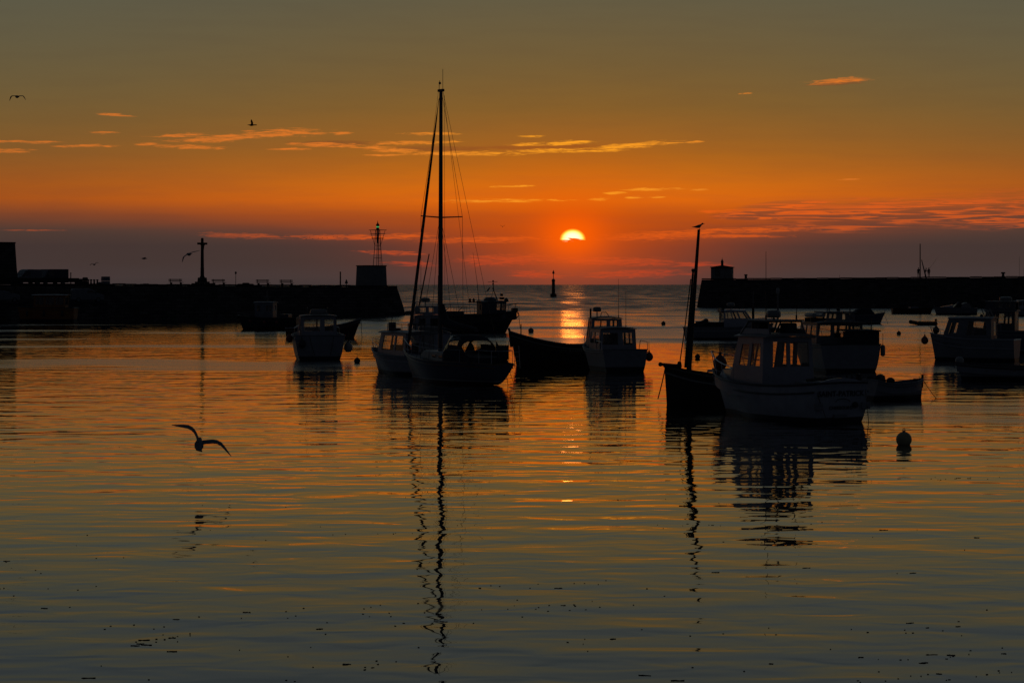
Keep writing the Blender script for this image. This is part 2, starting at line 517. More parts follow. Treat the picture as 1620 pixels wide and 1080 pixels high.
def add_courses(mt, w=1.1, h=0.42):
    nt = mt.node_tree
    p = nt.nodes['Principled BSDF']
    src = p.inputs['Base Color'].links[0].from_socket
    tc = nt.nodes.new('ShaderNodeTexCoord')
    sp = nt.nodes.new('ShaderNodeSeparateXYZ'); nt.links.new(tc.outputs['Object'], sp.inputs[0])
    cb = nt.nodes.new('ShaderNodeCombineXYZ'); nt.links.new(sp.outputs[0], cb.inputs[0]); nt.links.new(sp.outputs[2], cb.inputs[1])
    br = nt.nodes.new('ShaderNodeTexBrick'); nt.links.new(cb.outputs[0], br.inputs['Vector'])
    br.inputs['Color1'].default_value = (1.25, 1.2, 1.15, 1); br.inputs['Color2'].default_value = (0.55, 0.55, 0.56, 1)
    br.inputs['Mortar'].default_value = (0.25, 0.25, 0.25, 1)
    br.inputs['Scale'].default_value = 1.0
    br.inputs['Mortar Size'].default_value = 0.03
    br.inputs['Brick Width'].default_value = w; br.inputs['Row Height'].default_value = h
    mx = nt.nodes.new('ShaderNodeMix'); mx.data_type = 'RGBA'; mx.blend_type = 'MULTIPLY'; mx.inputs[0].default_value = 0.85
    nt.links.new(src, mx.inputs[6]); nt.links.new(br.outputs['Color'], mx.inputs[7])
    nt.links.new(mx.outputs[2], p.inputs['Base Color'])


add_courses(M['stone'])


def two_tone(name, top, bottom, z, rough=0.5, band=None):
    """hull paint: topsides above, antifouling below the line z of the hull"""
    mt = material(name, top, rough, var=0.25, scale=2.5, spec=0.3)
    nt = mt.node_tree
    b = nt.nodes['Principled BSDF']
    src = b.inputs['Base Color'].links[0].from_socket
    tc = nt.nodes.new('ShaderNodeTexCoord')
    sp = nt.nodes.new('ShaderNodeSeparateXYZ'); nt.links.new(tc.outputs['Object'], sp.inputs[0])
    cur = src

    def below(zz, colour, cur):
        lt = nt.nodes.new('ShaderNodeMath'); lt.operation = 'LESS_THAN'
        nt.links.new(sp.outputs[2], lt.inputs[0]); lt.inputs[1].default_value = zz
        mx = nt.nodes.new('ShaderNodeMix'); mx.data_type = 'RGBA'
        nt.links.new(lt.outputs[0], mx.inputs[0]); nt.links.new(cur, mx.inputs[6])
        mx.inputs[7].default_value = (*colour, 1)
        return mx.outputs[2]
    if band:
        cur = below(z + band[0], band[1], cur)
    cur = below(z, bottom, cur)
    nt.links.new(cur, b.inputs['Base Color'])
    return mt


ANTI = (0.016, 0.014, 0.018)
HULLS = {
    'white': two_tone('hull_white', (0.31, 0.325, 0.355), ANTI, 0.16),
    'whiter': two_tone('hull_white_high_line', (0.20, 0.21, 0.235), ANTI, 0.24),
    'navy': two_tone('hull_navy', (0.075, 0.085, 0.12), (0.05, 0.016, 0.012), 0.14, band=(0.05, (0.3, 0.3, 0.3))),
    'grey': two_tone('hull_grey', (0.20, 0.21, 0.23), ANTI, 0.16),
    'black': two_tone('hull_black', (0.022, 0.022, 0.026), (0.03, 0.012, 0.01), 0.18),
    'red': two_tone('hull_red', (0.06, 0.016, 0.012), ANTI, 0.16),
    'rust': two_tone('hull_rust_orange', (0.26, 0.10, 0.03), ANTI, 0.3, rough=0.7),
    'tar': two_tone('hull_tarred', (0.028, 0.023, 0.02), (0.03, 0.012, 0.01), 0.20, rough=0.6),
}


def glass_material():
    mt = bpy.data.materials.new('salt_dulled_glass')
    mt.use_nodes = True
    nt = mt.node_tree; nt.nodes.clear()
    out = nt.nodes.new('ShaderNodeOutputMaterial')
    tr = nt.nodes.new('ShaderNodeBsdfTransparent'); tr.inputs[0].default_value = (0.92, 0.90, 0.87, 1)
    gl = nt.nodes.new('ShaderNodeBsdfGlossy'); gl.inputs['Roughness'].default_value = 0.03
    gl.inputs[0].default_value = (0.9, 0.9, 0.9, 1)
    lw = nt.nodes.new('ShaderNodeLayerWeight'); pw = nt.nodes.new('ShaderNodeMath'); pw.operation = 'POWER'; nt.links.new(lw.outputs['Facing'], pw.inputs[0]); pw.inputs[1].default_value = 5.0
    fr = nt.nodes.new('ShaderNodeMath'); fr.operation = 'MULTIPLY_ADD'; nt.links.new(pw.outputs[0], fr.inputs[0]); fr.inputs[1].default_value = 0.9; fr.inputs[2].default_value = 0.03
    df = nt.nodes.new('ShaderNodeBsdfDiffuse'); df.inputs[0].default_value = (0.3, 0.3, 0.3, 1)
    a = nt.nodes.new('ShaderNodeMixShader'); b = nt.nodes.new('ShaderNodeMixShader')
    nz = nt.nodes.new('ShaderNodeTexNoise'); nz.inputs['Scale'].default_value = 5
    tc = nt.nodes.new('ShaderNodeTexCoord'); nt.links.new(tc.outputs['Object'], nz.inputs['Vector'])
    mr = nt.nodes.new('ShaderNodeMapRange'); nt.links.new(nz.outputs['Fac'], mr.inputs[0])
    mr.inputs[1].default_value = 0.35; mr.inputs[2].default_value = 0.8; mr.inputs[3].default_value = 0.01; mr.inputs[4].default_value = 0.06
    nt.links.new(mr.outputs[0], a.inputs[0]); nt.links.new(tr.outputs[0], a.inputs[1]); nt.links.new(df.outputs[0], a.inputs[2])
    nt.links.new(fr.outputs[0], b.inputs[0]); nt.links.new(a.outputs[0], b.inputs[1]); nt.links.new(gl.outputs[0], b.inputs[2])
    nt.links.new(b.outputs[0], out.inputs[0])
    return mt


M['glass'] = glass_material()

# ------------------------------------------------------------------ boat pieces
def sstep(x):
    x = min(1.0, max(0.0, x))
    return x * x * (3 - 2 * x)


class Hull:
    """A round-bilge hull, bow towards +X, waterline at z = 0."""
    def __init__(s, L, B, fb, fm, fs, rake=0.6, tr=0.8, tr_rake=0.1, draft=0.45, bow_p=2.2, full=0.42, drop=0.35, flare=0.0, rise=0.0, mid=0.42, thick=0.05, tum=0.0):
        s.__dict__.update(L=L, B=B, fb=fb, fm=fm, fs=fs, rake=rake, tr=tr, tr_rake=tr_rake, draft=draft, bow_p=bow_p, full=full, drop=drop, flare=flare, rise=rise, mid=mid, thick=thick, tum=tum)

    def half(s, t):
        if t < s.mid:
            q = t / s.mid
            return s.B / 2 * (s.tr + (1 - s.tr) * (1 - (1 - q) ** 2))
        q = (t - s.mid) / (1 - s.mid)
        return max(0.012, s.B / 2 * (1 - q ** s.bow_p))

    def sheer(s, t):
        if t > 0.35:
            return s.fm + (s.fb - s.fm) * ((t - 0.35) / 0.65) ** 2
        return s.fm + (s.fs - s.fm) * ((0.35 - t) / 0.35) ** 2

    def keel(s, t):
        k = -s.draft
        k += s.draft * 0.75 * sstep((t - 0.75) / 0.25)
        k += (s.draft + s.rise) * sstep((0.45 - t) / 0.45) * (1 if s.rise else 0.25)
        return k

    def x(s, t, z):
        sh = s.sheer(t)
        f = (z - sh) / (sh + s.draft)          # 0 at the sheer, -1 at the keel
        xx = (t - 0.5) * s.L
        xx += s.rake * f * (1 + 0.25 * (1 + f)) * sstep((t - 0.55) / 0.45)
        xx -= s.tr_rake * f * sstep((0.35 - t) / 0.35)
        return xx

    def point(s, t, q, side):
        z = s.keel(t) + (s.sheer(t) - s.keel(t)) * q
        e = s.full + (1.0 - s.full) * sstep((t - 0.45) / 0.55) * 0.95
        w = s.half(t) * (q ** e) * (1 + s.flare * (q - 1) * sstep((t - 0.4) / 0.4))
        w *= 1 + s.tum * (1 - q ** 2) * sstep((0.6 - t) / 0.5)
        return Vector((s.x(t, z), side * w, z))

    def rail(s, t, side, up=0.0, inset=0.0):
        z = s.sheer(t)
        return Vector((s.x(t, z), side * max(0.0, s.half(t) - inset), z + up))

    def build(s, root, mat, deck_mat, trim_mat, n=26, m=9, trim_r=0.035, rub=None):
        mb = MB()
        rows = []
        for i in range(n + 1):
            t = i / n
            r = [s.point(t, k / m, -1) for k in range(m, 0, -1)] + [Vector((s.x(t, s.keel(t)), 0, s.keel(t)))] + [s.point(t, k / m, 1) for k in range(1, m + 1)]
            rows.append(r)
        w = 2 * m + 1
        vs = [p for r in rows for p in r]
        fs = [(i * w + k, i * w + k + 1, (i + 1) * w + k + 1, (i + 1) * w + k) for i in range(n) for k in range(w - 1)]
        fs.append(tuple(range(w)))
        mb.add(vs, fs)
        # inner skin of the bulwark down to the deck
        T = s.thick
        inn = []
        for i in range(n + 1):
            t = i / n
            zt, zb = s.sheer(t), s.sheer(t) - s.drop
            hb = max(0.006, s.half(t) - T)
            tt = t
            xx = min(max(s.x(tt, zt), -s.L / 2 + T), s.L / 2 - T * 2)
            inn.append((Vector((xx, -hb, zt)), Vector((xx, -hb * (0.97 if hb > .03 else 1), zb)), Vector((xx, hb * (0.97 if hb > .03 else 1), zb)), Vector((xx, hb, zt))))
        o = len(mb.v)
        iv = [p for r in inn for p in (r[0], r[1], r[2], r[3])]
        ifs = []
        for i in range(n):
            a, b = i * 4, (i + 1) * 4
            ifs += [(a, b, b + 1, a + 1), (a + 3, a + 2, b + 2, b + 3)]
        ifs += [(0, 1, 2, 3)]
        mb.add(iv, ifs)
        # cap between the outer and inner skins
        capf = []
        for i in range(n):
            capf.append((i * w, (i + 1) * w, o + (i + 1) * 4, o + i * 4))
            capf.append((i * w + w - 1, o + i * 4 + 3, o + (i + 1) * 4 + 3, (i + 1) * w + w - 1))
        capf.append((0, o, o + 3, w - 1))
        mb.f += capf
        h = mb.build('hull', mat, root, smooth=True)
        d = MB()
        dv = [p for r in inn for p in (r[1] + Vector((0, 0, 0.01)), r[2] + Vector((0, 0, 0.01)))]
        df = [(i * 2, i * 2 + 1, (i + 1) * 2 + 1, (i + 1) * 2) for i in range(n)]
        d.add(dv, df).build('deck', deck_mat, root)
        # rails
        for side in (-1, 1):
            pts = [s.rail(i / n, side, 0.012, -0.012) for i in range(n + 1)]
            MB().tube(pts, trim_r, 6).build('gunwale', trim_mat, root, smooth=True)
            if rub:
                zq = rub
                pts = []
                for i in range(n + 1):
                    t = i / n
                    q = (s.sheer(t) - zq - s.keel(t)) / (s.sheer(t) - s.keel(t))
                    p = s.point(t, q, side)
                    pts.append(p + Vector((0, side * 0.015, 0)))
                MB().tube(pts, 0.03, 6).build('rubbing_strake', trim_mat, root, smooth=True)
        MB().tube([s.rail(0, -1, 0.012, -0.012), s.rail(0, 0, 0.03), s.rail(0, 1, 0.012, -0.012)], trim_r, 6).build('transom_cap', trim_mat, root, smooth=True)
        return h


def panel(root, name, bl, br, tr_, tl, holes, mat, thick=0.05, pane=True, inward=None):
    """a wall between four corners with real openings and a pane in each"""
    bl, br, tr_, tl = (Vector(p) for p in (bl, br, tr_, tl))
    us = sorted({0.0, 1.0} | {h[0] for h in holes} | {h[1] for h in holes})
    vs_ = sorted({0.0, 1.0} | {h[2] for h in holes} | {h[3] for h in holes})

    def P(u, v):
        return (bl * (1 - u) + br * u) * (1 - v) + (tl * (1 - u) + tr_ * u) * v
    nrm = (br - bl).cross(tl - bl).normalized()
    if inward is not None and nrm.dot(Vector(inward) - (bl + tr_) / 2) < 0:
        nrm = -nrm
    mb = MB()
    idx = {}

    def vid(i, j, k):
        if (i, j, k) not in idx:
            idx[(i, j, k)] = len(mb.v)
            mb.v.append(tuple(P(us[i], vs_[j]) + nrm * thick * k))
        return idx[(i, j, k)]

    def solid(i, j):
        if i < 0 or j < 0 or i >= len(us) - 1 or j >= len(vs_) - 1:
            return False
        u, v = (us[i] + us[i + 1]) / 2, (vs_[j] + vs_[j + 1]) / 2
        return not any(h[0] < u < h[1] and h[2] < v < h[3] for h in holes)
    for i in range(len(us) - 1):
        for j in range(len(vs_) - 1):
            if not solid(i, j):
                continue
            mb.f.append((vid(i, j, 0), vid(i + 1, j, 0), vid(i + 1, j + 1, 0), vid(i, j + 1, 0)))
            mb.f.append((vid(i, j, 1), vid(i, j + 1, 1), vid(i + 1, j + 1, 1), vid(i + 1, j, 1)))
            for (di, dj, e) in ((-1, 0, ((i, j), (i, j + 1))), (1, 0, ((i + 1, j), (i + 1, j + 1))), (0, -1, ((i, j), (i + 1, j))), (0, 1, ((i, j + 1), (i + 1, j + 1)))):
                if not solid(i + di, j + dj):
                    (a, b), (c, d) = e
                    mb.f.append((vid(a, b, 0), vid(c, d, 0), vid(c, d, 1), vid(a, b, 1)))
    wall = mb.build(name, mat, root)
    if pane:
        for h in holes:
            g = MB()
            q = [P(h[0], h[2]), P(h[1], h[2]), P(h[1], h[3]), P(h[0], h[3])]
            c = sum(q, Vector()) / 4
            q = [c + (p - c) * 1.01 for p in q]
            a, b = thick * 0.42, thick * 0.58
            g.add([p + nrm * a for p in q] + [p + nrm * b for p in q], [(0, 1, 2, 3), (7, 6, 5, 4), (0, 4, 5, 1), (1, 5, 6, 2), (2, 6, 7, 3), (3, 7, 4, 0)])
            g.build('window_pane', M['glass'], wall)
    return wall


def cabin(root, x0, x1, wb, wt, z0, z1, mat, roof_mat, front=(), side=(), back=(), rf=0.3, rb=0.0, over=(0.12, 0.12, 0.08), roof_t=0.07, narrow=1.0, open_back=False, crown=0.06, wfb=None, wft=None):
    """wheelhouse: x0 aft, x1 forward at the foot, half widths wb foot and wt top, front raked by rf"""
    fb_ = wfb if wfb is not None else wb * narrow
    ft_ = wft if wft is not None else wt * narrow
    A0, A1 = (x0, -wb, z0), (x0, wb, z0)
    B0, B1 = (x1, -fb_, z0), (x1, fb_, z0)
    a0, a1 = (x0 + rb, -wt, z1), (x0 + rb, wt, z1)
    b0, b1 = (x1 - rf, -ft_, z1), (x1 - rf, ft_, z1)
    c = ((x0 + x1) / 2, 0, (z0 + z1) / 2)
    g = 0.004
    panel(root, 'cabin_wall', A0, B0, b0, a0, list(side), mat, inward=c)
    panel(root, 'cabin_wall', A1, B1, b1, a1, list(side), mat, inward=c)
    e = Vector((0.052, 0, 0))
    s_ = Vector((0, 0.004, 0))
    panel(root, 'cabin_front', Vector(B0) + s_, Vector(B1) - s_, Vector(b1) - s_, Vector(b0) + s_, list(front), mat, inward=c)
    if not open_back:
        panel(root, 'cabin_back', Vector(A0) + s_, Vector(A1) - s_, Vector(a1) - s_, Vector(a0) + s_, list(back), mat, inward=c)
    # roof: crowned slab
    ny = 8
    of, ob, os_ = over
    mb = MB()
    xs = [x0 + rb - ob, (x0 + rb + x1 - rf) / 2, x1 - rf + of]
    ws = [wt + os_, (wt + ft_) / 2 + os_, ft_ + os_ * 0.8]
    top, bot = [], []
    for i, (xx, ww) in enumerate(zip(xs, ws)):
        for k in range(ny + 1):
            y = -ww + 2 * ww * k / ny
            zz = crown * (1 - (y / ww) ** 2) + (0.02 if i == 1 else 0)
            top.append(Vector((xx, y, z1 + roof_t * (0.45 if k in (0, ny) else 1) + zz)))
            bot.append(Vector((xx, y, z1 + 0.003 + zz * 0.6)))
    n = ny + 1
    fs = []
    for i in range(2):
        for k in range(ny):
            fs.append((i * n + k, i * n + k + 1, (i + 1) * n + k + 1, (i + 1) * n + k))
            o = 3 * n
            fs.append((o + i * n + k, o + (i + 1) * n + k, o + (i + 1) * n + k + 1, o + i * n + k + 1))
    o = 3 * n
    for i in range(2):
        fs.append((i * n, (i + 1) * n, o + (i + 1) * n, o + i * n))
        fs.append((i * n + ny, o + i * n + ny, o + (i + 1) * n + ny, (i + 1) * n + ny))
    for k in range(ny):
        fs.append((k, o + k, o + k + 1, k + 1))
        fs.append((2 * n + k, 2 * n + k + 1, o + 2 * n + k + 1, o + 2 * n + k))
    mb.add(top + bot, fs)
    r = mb.build('cabin_roof', roof_mat, root, smooth=True)
    return r


def helm(root, x, y, z, mat=None):
    """console with wheel, and a seat, seen dark against the windows"""
    mat = mat or M['black']
    z -= 0.36
    con = MB().prism([(x - 0.12, z), (x + 0.28, z), (x + 0.28, z + 0.95), (x + 0.02, z + 1.02), (x - 0.12, z + 0.9)], y - 0.32, y + 0.32).build('helm_console', mat, root)
    pts = [Vector((x - 0.24 + 0.05 * cos(a), y + 0.2 * cos(a), z + 0.93 + 0.2 * sin(a))) for a in [2 * pi * k / 16 for k in range(17)]]
    w = MB().tube(pts, 0.016, 5)
    for a in (0.5, 2.6, 4.7):
        w.tube([(x - 0.24, y, z + 0.93), (x - 0.24, y + 0.2 * cos(a), z + 0.93 + 0.2 * sin(a))], 0.012, 4)
    w.tube([(x - 0.25, y, z + 0.93), (x - 0.1, y, z + 0.92)], 0.02, 5)
    w.build('steering_wheel', mat, con)
    st = MB()
    st.box((x - 0.75, y, z + 0.62), (0.42, 0.46, 0.12))
    st.box((x - 0.95, y, z + 0.95), (0.1, 0.46, 0.6), rot=Matrix.Rotation(-0.15, 3, 'Y'))
    st.tube([(x - 0.75, y, z), (x - 0.75, y, z + 0.6)], 0.05, 8)
    st.build('helm_seat', mat, root, bevel=0.03)


def bow_rail(root, h, t0=0.55, height=0.5, posts=4, r=0.014, mat=None, name='bow_rail', out=0.12):
    mat = mat or M['steel']
    mb = MB()
    N = 12
    L_, R_ = [], []
    for i in range(N + 1):
        t = t0 + (0.985 - t0) * i / N
        up = height * (0.75 + 0.25 * i / N) if i else height * 0.7
        L_.append(h.rail(t, -1, up, 0.06) + Vector((out * i / N, 0, 0)))
        R_.append(h.rail(t, 1, up, 0.06) + Vector((out * i / N, 0, 0)))
    mb.tube(L_ + [(L_[-1] + R_[-1]) / 2 + Vector((0.08, 0, 0))] + R_[::-1], r, 6)
    for k in range(posts):
        t = t0 + (0.97 - t0) * k / max(1, posts - 1)
        i = min(N, int(round((t - t0) / (0.985 - t0) * N)))
        for side, top in ((-1, L_[i]), (1, R_[i])):
            mb.tube([h.rail(t, side, 0, 0.06), top], r * 0.9, 6)
    return mb.build(name, mat, root, smooth=True)


def whip(root, x, y, z0, z1, r=0.009, lean=0.0, name='whip_antenna', mat=None):
    mb = MB().tube([(x, y, z0), (x + lean * 0.3, y, z0 + (z1 - z0) * 0.4), (x + lean, y, z1)], [r * 1.5, r, r * 0.6], 6)
    mb.lathe([(r * 2.6, 0), (r * 2.6, 0.12), (r * 1.6, 0.16)], (x, y, z0), 8)
    return mb.build(name, mat or M['black'], root, smooth=True)


def radar(root, x, y, z, pole=0.3, r=0.24, mat=None):
    mat = mat or M['cream']
    p = MB().lathe([(0.05, 0), (0.03, 0.04), (0.03, pole)], (x, y, z), 8).build('radar_post', M['galv'], root, smooth=True)
    MB().lathe([(r * 0.7, 0), (r * 0.98, 0.03), (r, 0.1), (r * 0.96, 0.19), (r * 0.75, 0.245), (0.02, 0.26)], (x, y, z + pole), 18).build('radar_dome', mat, p, smooth=True)


def fender(label, loc, r, mat='red', shape='ball', group=None, name='fender', hang=0.25):
    o = thing(name, label, 'fender', loc, random.uniform(0, 6), group)
    if shape == 'ball':
        prof = [(r * 0.16, -r * 1.02), (r * 0.5, -r * 0.88), (r * 0.86, -r * 0.5), (r, 0.0), (r * 0.88, r * 0.5), (r * 0.58, r * 0.9), (r * 0.26, r * 1.18), (r * 0.14, r * 1.3)]
    else:
        prof = [(r * 0.2, -2.4 * r), (r * 0.75, -2.2 * r), (r, -1.8 * r), (r, 1.8 * r), (r * 0.75, 2.2 * r), (r * 0.2, 2.4 * r)]
    MB().lathe(prof, (0, 0, 0), 16).build('bladder', M[mat], o, smooth=True)
    zt = prof[-1][1]
    MB().lathe([(r * 0.2, 0), (r * 0.22, 0.03), (r * 0.15, 0.06)], (0, 0, zt), 10).build('eye_collar', M['black'], o, smooth=True)
    MB().tube([(0, 0, zt + 0.04), (0.01, 0.01, zt + hang)], 0.012, 5).build('lanyard', M['rope'], o)
    return o


def ropes(root, pts_list, r=0.012, name='mooring_line', mat=None):
    for pts in pts_list:
        a = [Vector(p) for p in pts]
        if len(a) == 2:
            mid = (a[0] + a[1]) / 2 - Vector((0, 0, (a[0] - a[1]).length * 0.04))
            a = [a[0], (a[0] + mid) / 2 - Vector((0, 0, 0.01)), mid, (a[1] + mid) / 2 - Vector((0, 0, 0.01)), a[1]]
        MB().tube(a, r, 5).build(name, mat or M['rope'], root)


def outboard(root, x, y, z, s=1.0, tilt=0.0):
    R = Matrix.Rotation(tilt, 3, 'Y')
    o = Vector((x, y, z))
    mb = MB()
    mb.box(o + R @ Vector((-0.12, 0, 0.22)) * s, (0.42 * s, 0.3 * s, 0.36 * s), rot=R, taper=0.78)
    mb.box(o + R @ Vector((-0.1, 0, -0.25)) * s, (0.2 * s, 0.12 * s, 0.7 * s), rot=R)
    mb.box(o + R @ Vector((-0.12, 0, -0.62)) * s, (0.34 * s, 0.03 * s, 0.1 * s), rot=R)
    return mb.build('outboard_motor', M['black'], root, bevel=0.03 * s)


def text_mesh(body, name, mat, parent, size, M4, bold=0.0, extrude=0.004):
    cu = bpy.data.curves.new(name, 'FONT')
    cu.body = body
    cu.size = size
    cu.align_x = 'CENTER'
    cu.extrude = extrude
    cu.offset = bold
    cu.space_character = 1.06
    tmp = bpy.data.objects.new(name + '_src', cu)
    COL.objects.link(tmp)
    bpy.context.view_layer.update()
    dg = bpy.context.evaluated_depsgraph_get()
    me = bpy.data.meshes.new_from_object(tmp.evaluated_get(dg))
    bpy.data.objects.remove(tmp)
    me.name = name
    me.materials.clear(); me.materials.append(mat)
    o = bpy.data.objects.new(name, me)
    COL.objects.link(o)
    o.parent = parent
    o.matrix_local = M4
    return o


def boat_root(name, label, cat, px, py, deg, group=None):
    p = on_water(px, py)
    return thing(name, label, cat, (p.x, p.y, 0), radians(deg), group)


def to_world(root, p):
    return Matrix.Translation(root.location) @ root.rotation_euler.to_matrix().to_4x4() @ Vector(p)

# ------------------------------------------------------------------ piers
def wall_prism(name, top_pts, batter, z_bot, mat, parent, zs):
    """a masonry body: plan outline at the top (counter-clockwise), widened downwards by batter"""
    n = len(top_pts)
    c = sum((Vector((p[0], p[1], 0)) for p in top_pts), Vector()) / n
    mb = MB()
    outs = []
    for i in range(n):
        a = Vector(top_pts[i - 1][:2]); b = Vector(top_pts[i][:2]); d = Vector(top_pts[(i + 1) % n][:2])
        e1 = (b - a).normalized(); e2 = (d - b).normalized()
        n1 = Vector((e1.y, -e1.x)); n2 = Vector((e2.y, -e2.x))
        k = (n1 + n2).normalized()
        k = k / max(0.35, k.dot(n1))
        outs.append(k)
    vs = []
    lev = 5
    rnd = random.Random(5)
    for j in range(lev + 1):
        f = j / lev
        for i, p in enumerate(top_pts):
            jit = 0.0 if j == 0 else rnd.uniform(-0.05, 0.05)
            q = Vector(p[:2]) + outs[i] * (batter * f + jit)
            vs.append((q.x, q.y, zs[i] + (z_bot - zs[i]) * f))
    fs = [tuple(range(n))]
    for j in range(lev):
        for i in range(n):
            i2 = (i + 1) % n
            fs.append((j * n + i, (j + 1) * n + i, (j + 1) * n + i2, j * n + i2))
    mb.add(vs, fs)
    return mb.build(name, mat, parent)


def coping_row(parent, a, b, za, zb, width, h=0.22, step=1.6, out=0.12):
    a, b = Vector(a), Vector(b)
    d = (b - a); L_ = d.length; d.normalize()
    nrm = Vector((d.y, -d.x))
    n = max(1, int(L_ / step))
    me = None
    rnd = random.Random(int(L_ * 10))
    ang = math.atan2(d.y, d.x)
    for i in range(n):
        f = (i + 0.5) / n
        p = a + d * (L_ * f) + nrm * (out - width / 2)
        if me is None:
            o = MB().box((0, 0, 0), (L_ / n - 0.02, width, h)).build('coping_stone', M['coping'], parent)
            me = o.data
        else:
            o = bpy.data.objects.new('coping_stone', me); COL.objects.link(o); o.parent = parent
        o.location = (p.x, p.y, za + (zb - za) * f + h / 2 + 0.004 + rnd.uniform(-0.05, 0.05))
        o.rotation_euler = (rnd.uniform(-0.006, 0.006), rnd.uniform(-0.006, 0.006), ang)


# left pier: face from the quay at the left edge to the pier head
PL0 = at(-150, 450, 292.0); PL1 = at(628, 450, 336.0)
lp = thing('stone_pier', 'long low granite pier carrying the calvary cross and four benches', 'pier')
a, b = Vector((PL0.x, PL0.y)), Vector((PL1.x, PL1.y))
dr = (b - a).normalized(); back = Vector((-dr.y, dr.x)) * 9.0
ztopL, ztopR = 4.45, 4.02
wall_prism('wall', [a, b, b + back, a + back], 1.35, -2.0, M['stone'], lp, [ztopL, ztopR, ztopR, ztopL])
coping_row(lp, a, b, ztopL, ztopR, 0.7)
kq = a + (b - a) * ((at(112, 450, 300).x - a.x) / (b.x - a.x))
km = (a + kq) / 2
MB().box((km.x - dr.y * 0.35, km.y + dr.x * 0.35, ztopL + 0.51), ((kq - a).length, 0.4, 0.56), rz=math.atan2(dr.y, dr.x)).build('kerb_wall', M['coping'], lp, bevel=0.03)


def left_top(px, back_m=2.0, dz=0.0):
    """point standing on the left pier at a photograph column"""
    k = (px - 810.0) / F
    # intersect the sight line with the pier face line moved back
    o = a + Vector((-dr.y, dr.x)) * back_m
    # x = k*y ; o + dr*s
    s = (k * o.y - o.x) / (dr.x - k * dr.y)
    p = o + dr * s
    f = s / (b - a).length
    return Vector((p.x, p.y, ztopL + (ztopR - ztopL) * f + dz))


# right pier
PR0 = at(1110, 450, 450.0); PR1 = at(1900, 450, 432.0)
rp = thing('stone_pier', 'tall granite pier with the small white signal hut on its head', 'pier')
a2, b2 = Vector((PR0.x, PR0.y)), Vector((PR1.x, PR1.y))
dr2 = (b2 - a2).normalized(); back2 = Vector((-dr2.y, dr2.x)) * 8.0
zR0, zR1 = 5.30, 5.95
wall_prism('wall', [a2, b2, b2 + back2, a2 + back2], 1.1, -2.0, M['stone'], rp, [zR0, zR1, zR1, zR0])
coping_row(rp, a2, b2, zR0, zR1, 0.7, step=2.2)


def right_top(px, back_m=1.5):
    k = (px - 810.0) / F
    o = a2 + Vector((-dr2.y, dr2.x)) * back_m
    s = (k * o.y - o.x) / (dr2.x - k * dr2.y)
    p = o + dr2 * s
    f = s / (b2 - a2).length
    return Vector((p.x, p.y, zR0 + (zR1 - zR0) * f))


# low quay that juts out at the left edge
Q0 = at(-140, 450, 287.0); Q1 = at(168, 450, 293.0)
lq = thing('stone_quay', 'low stone quay in front of the pier with a car and van on it', 'quay')
qa, qb = Vector((Q0.x, Q0.y)), Vector((Q1.x, Q1.y))
qd = (qb - qa).normalized(); qback = Vector((-qd.y, qd.x)) * 17.0
wall_prism('wall', [qa, qb, qb + qback, qa + qback], 0.5, -2.0, M['stone'], lq, [1.9] * 4)
coping_row(lq, qa, qb, 1.9, 1.9, 0.6)


def quay_top(px, back_m=3.0):
    k = (px - 810.0) / F
    o = qa + Vector((-qd.y, qd.x)) * back_m
    s = (k * o.y - o.x) / (qd.x - k * qd.y)
    p = o + qd * s
    return Vector((p.x, p.y, 2.13))


ANG_L = math.atan2(dr.y, dr.x)
ANG_R = math.atan2(dr2.y, dr2.x)

# battered tower at the left edge, standing on the pier root
p = left_top(-34, 3.0)
tw = thing('stone_tower', 'dark battered stone tower standing beside the parked vans', 'tower', p, ANG_L)
hw = 52 / F * p.y
ht = 5.25
prof = [(-hw, 0), (hw + 0.45, 0), (hw + 0.2, 2.2), (hw - 0.02, ht), (-hw + 0.4, ht)]
MB().prism(prof, -1.9, 1.9).build('wall', M['stone'], tw)
MB().box((0.1, 0, ht + 0.12), (2 * hw - 0.2, 4.0, 0.22)).build('parapet', M['coping'], tw)
g = MB().box((hw * 0.2, -1.92, 2.4), (0.5, 0.08, 1.0)).build('slit_window', M['black'], tw)

# ---- light tower on the left pier head
p = left_top(587.5, 2.4)
px_m = p.y / F
lt = thing('harbour_light', 'lattice harbour light standing on a square whitewashed block at the pier head', 'light tower', p, ANG_L)
bw, bh = 38 * px_m, 33 * px_m
MB().box((0, 0, bh / 2), (bw, 3.0, bh), taper=0.94).build('base_block', M['render'], lt, bevel=0.03)
MB().box((0, 0, bh + 0.06), (bw * 0.97, 3.0, 0.12)).build('block_coping', M['coping'], lt)
cx = (600 - 588) * px_m
H1 = 70 * px_m
hl = 0.30 * H1
legs = []
for sx in (-1, 1):
    for sy in (-1, 1):
        w0, w1, w2 = 0.46, 0.30, 0.78
        z0 = bh + 0.12
        MB().tube([(cx + sx * w0, sy * w0, z0), (cx + sx * w1, sy * w1, z0 + H1 * 0.47), (cx + sx * 0.22, sy * 0.22, z0 + H1 * 0.80)], 0.045, 6).build('leg', M['galv'], lt)
        MB().tube([(cx + sx * w1, sy * w1, z0 + H1 * 0.45), (cx + sx * w2, sy * w2, z0 + H1 * 0.80)], 0.03, 6).build('gallery_strut', M['galv'], lt)
for f, w in ((0.17, 0.42), (0.36, 0.345), (0.45, 0.31)):
    z = bh + 0.12 + H1 * f
    r = MB()
    q = [(cx - w, -w, z), (cx + w, -w, z), (cx + w, w, z), (cx - w, w, z)]
    for k in range(4):
        r.tube([q[k], q[(k + 1) % 4]], 0.028, 5)
    r.build('cross_ring', M['galv'], lt)
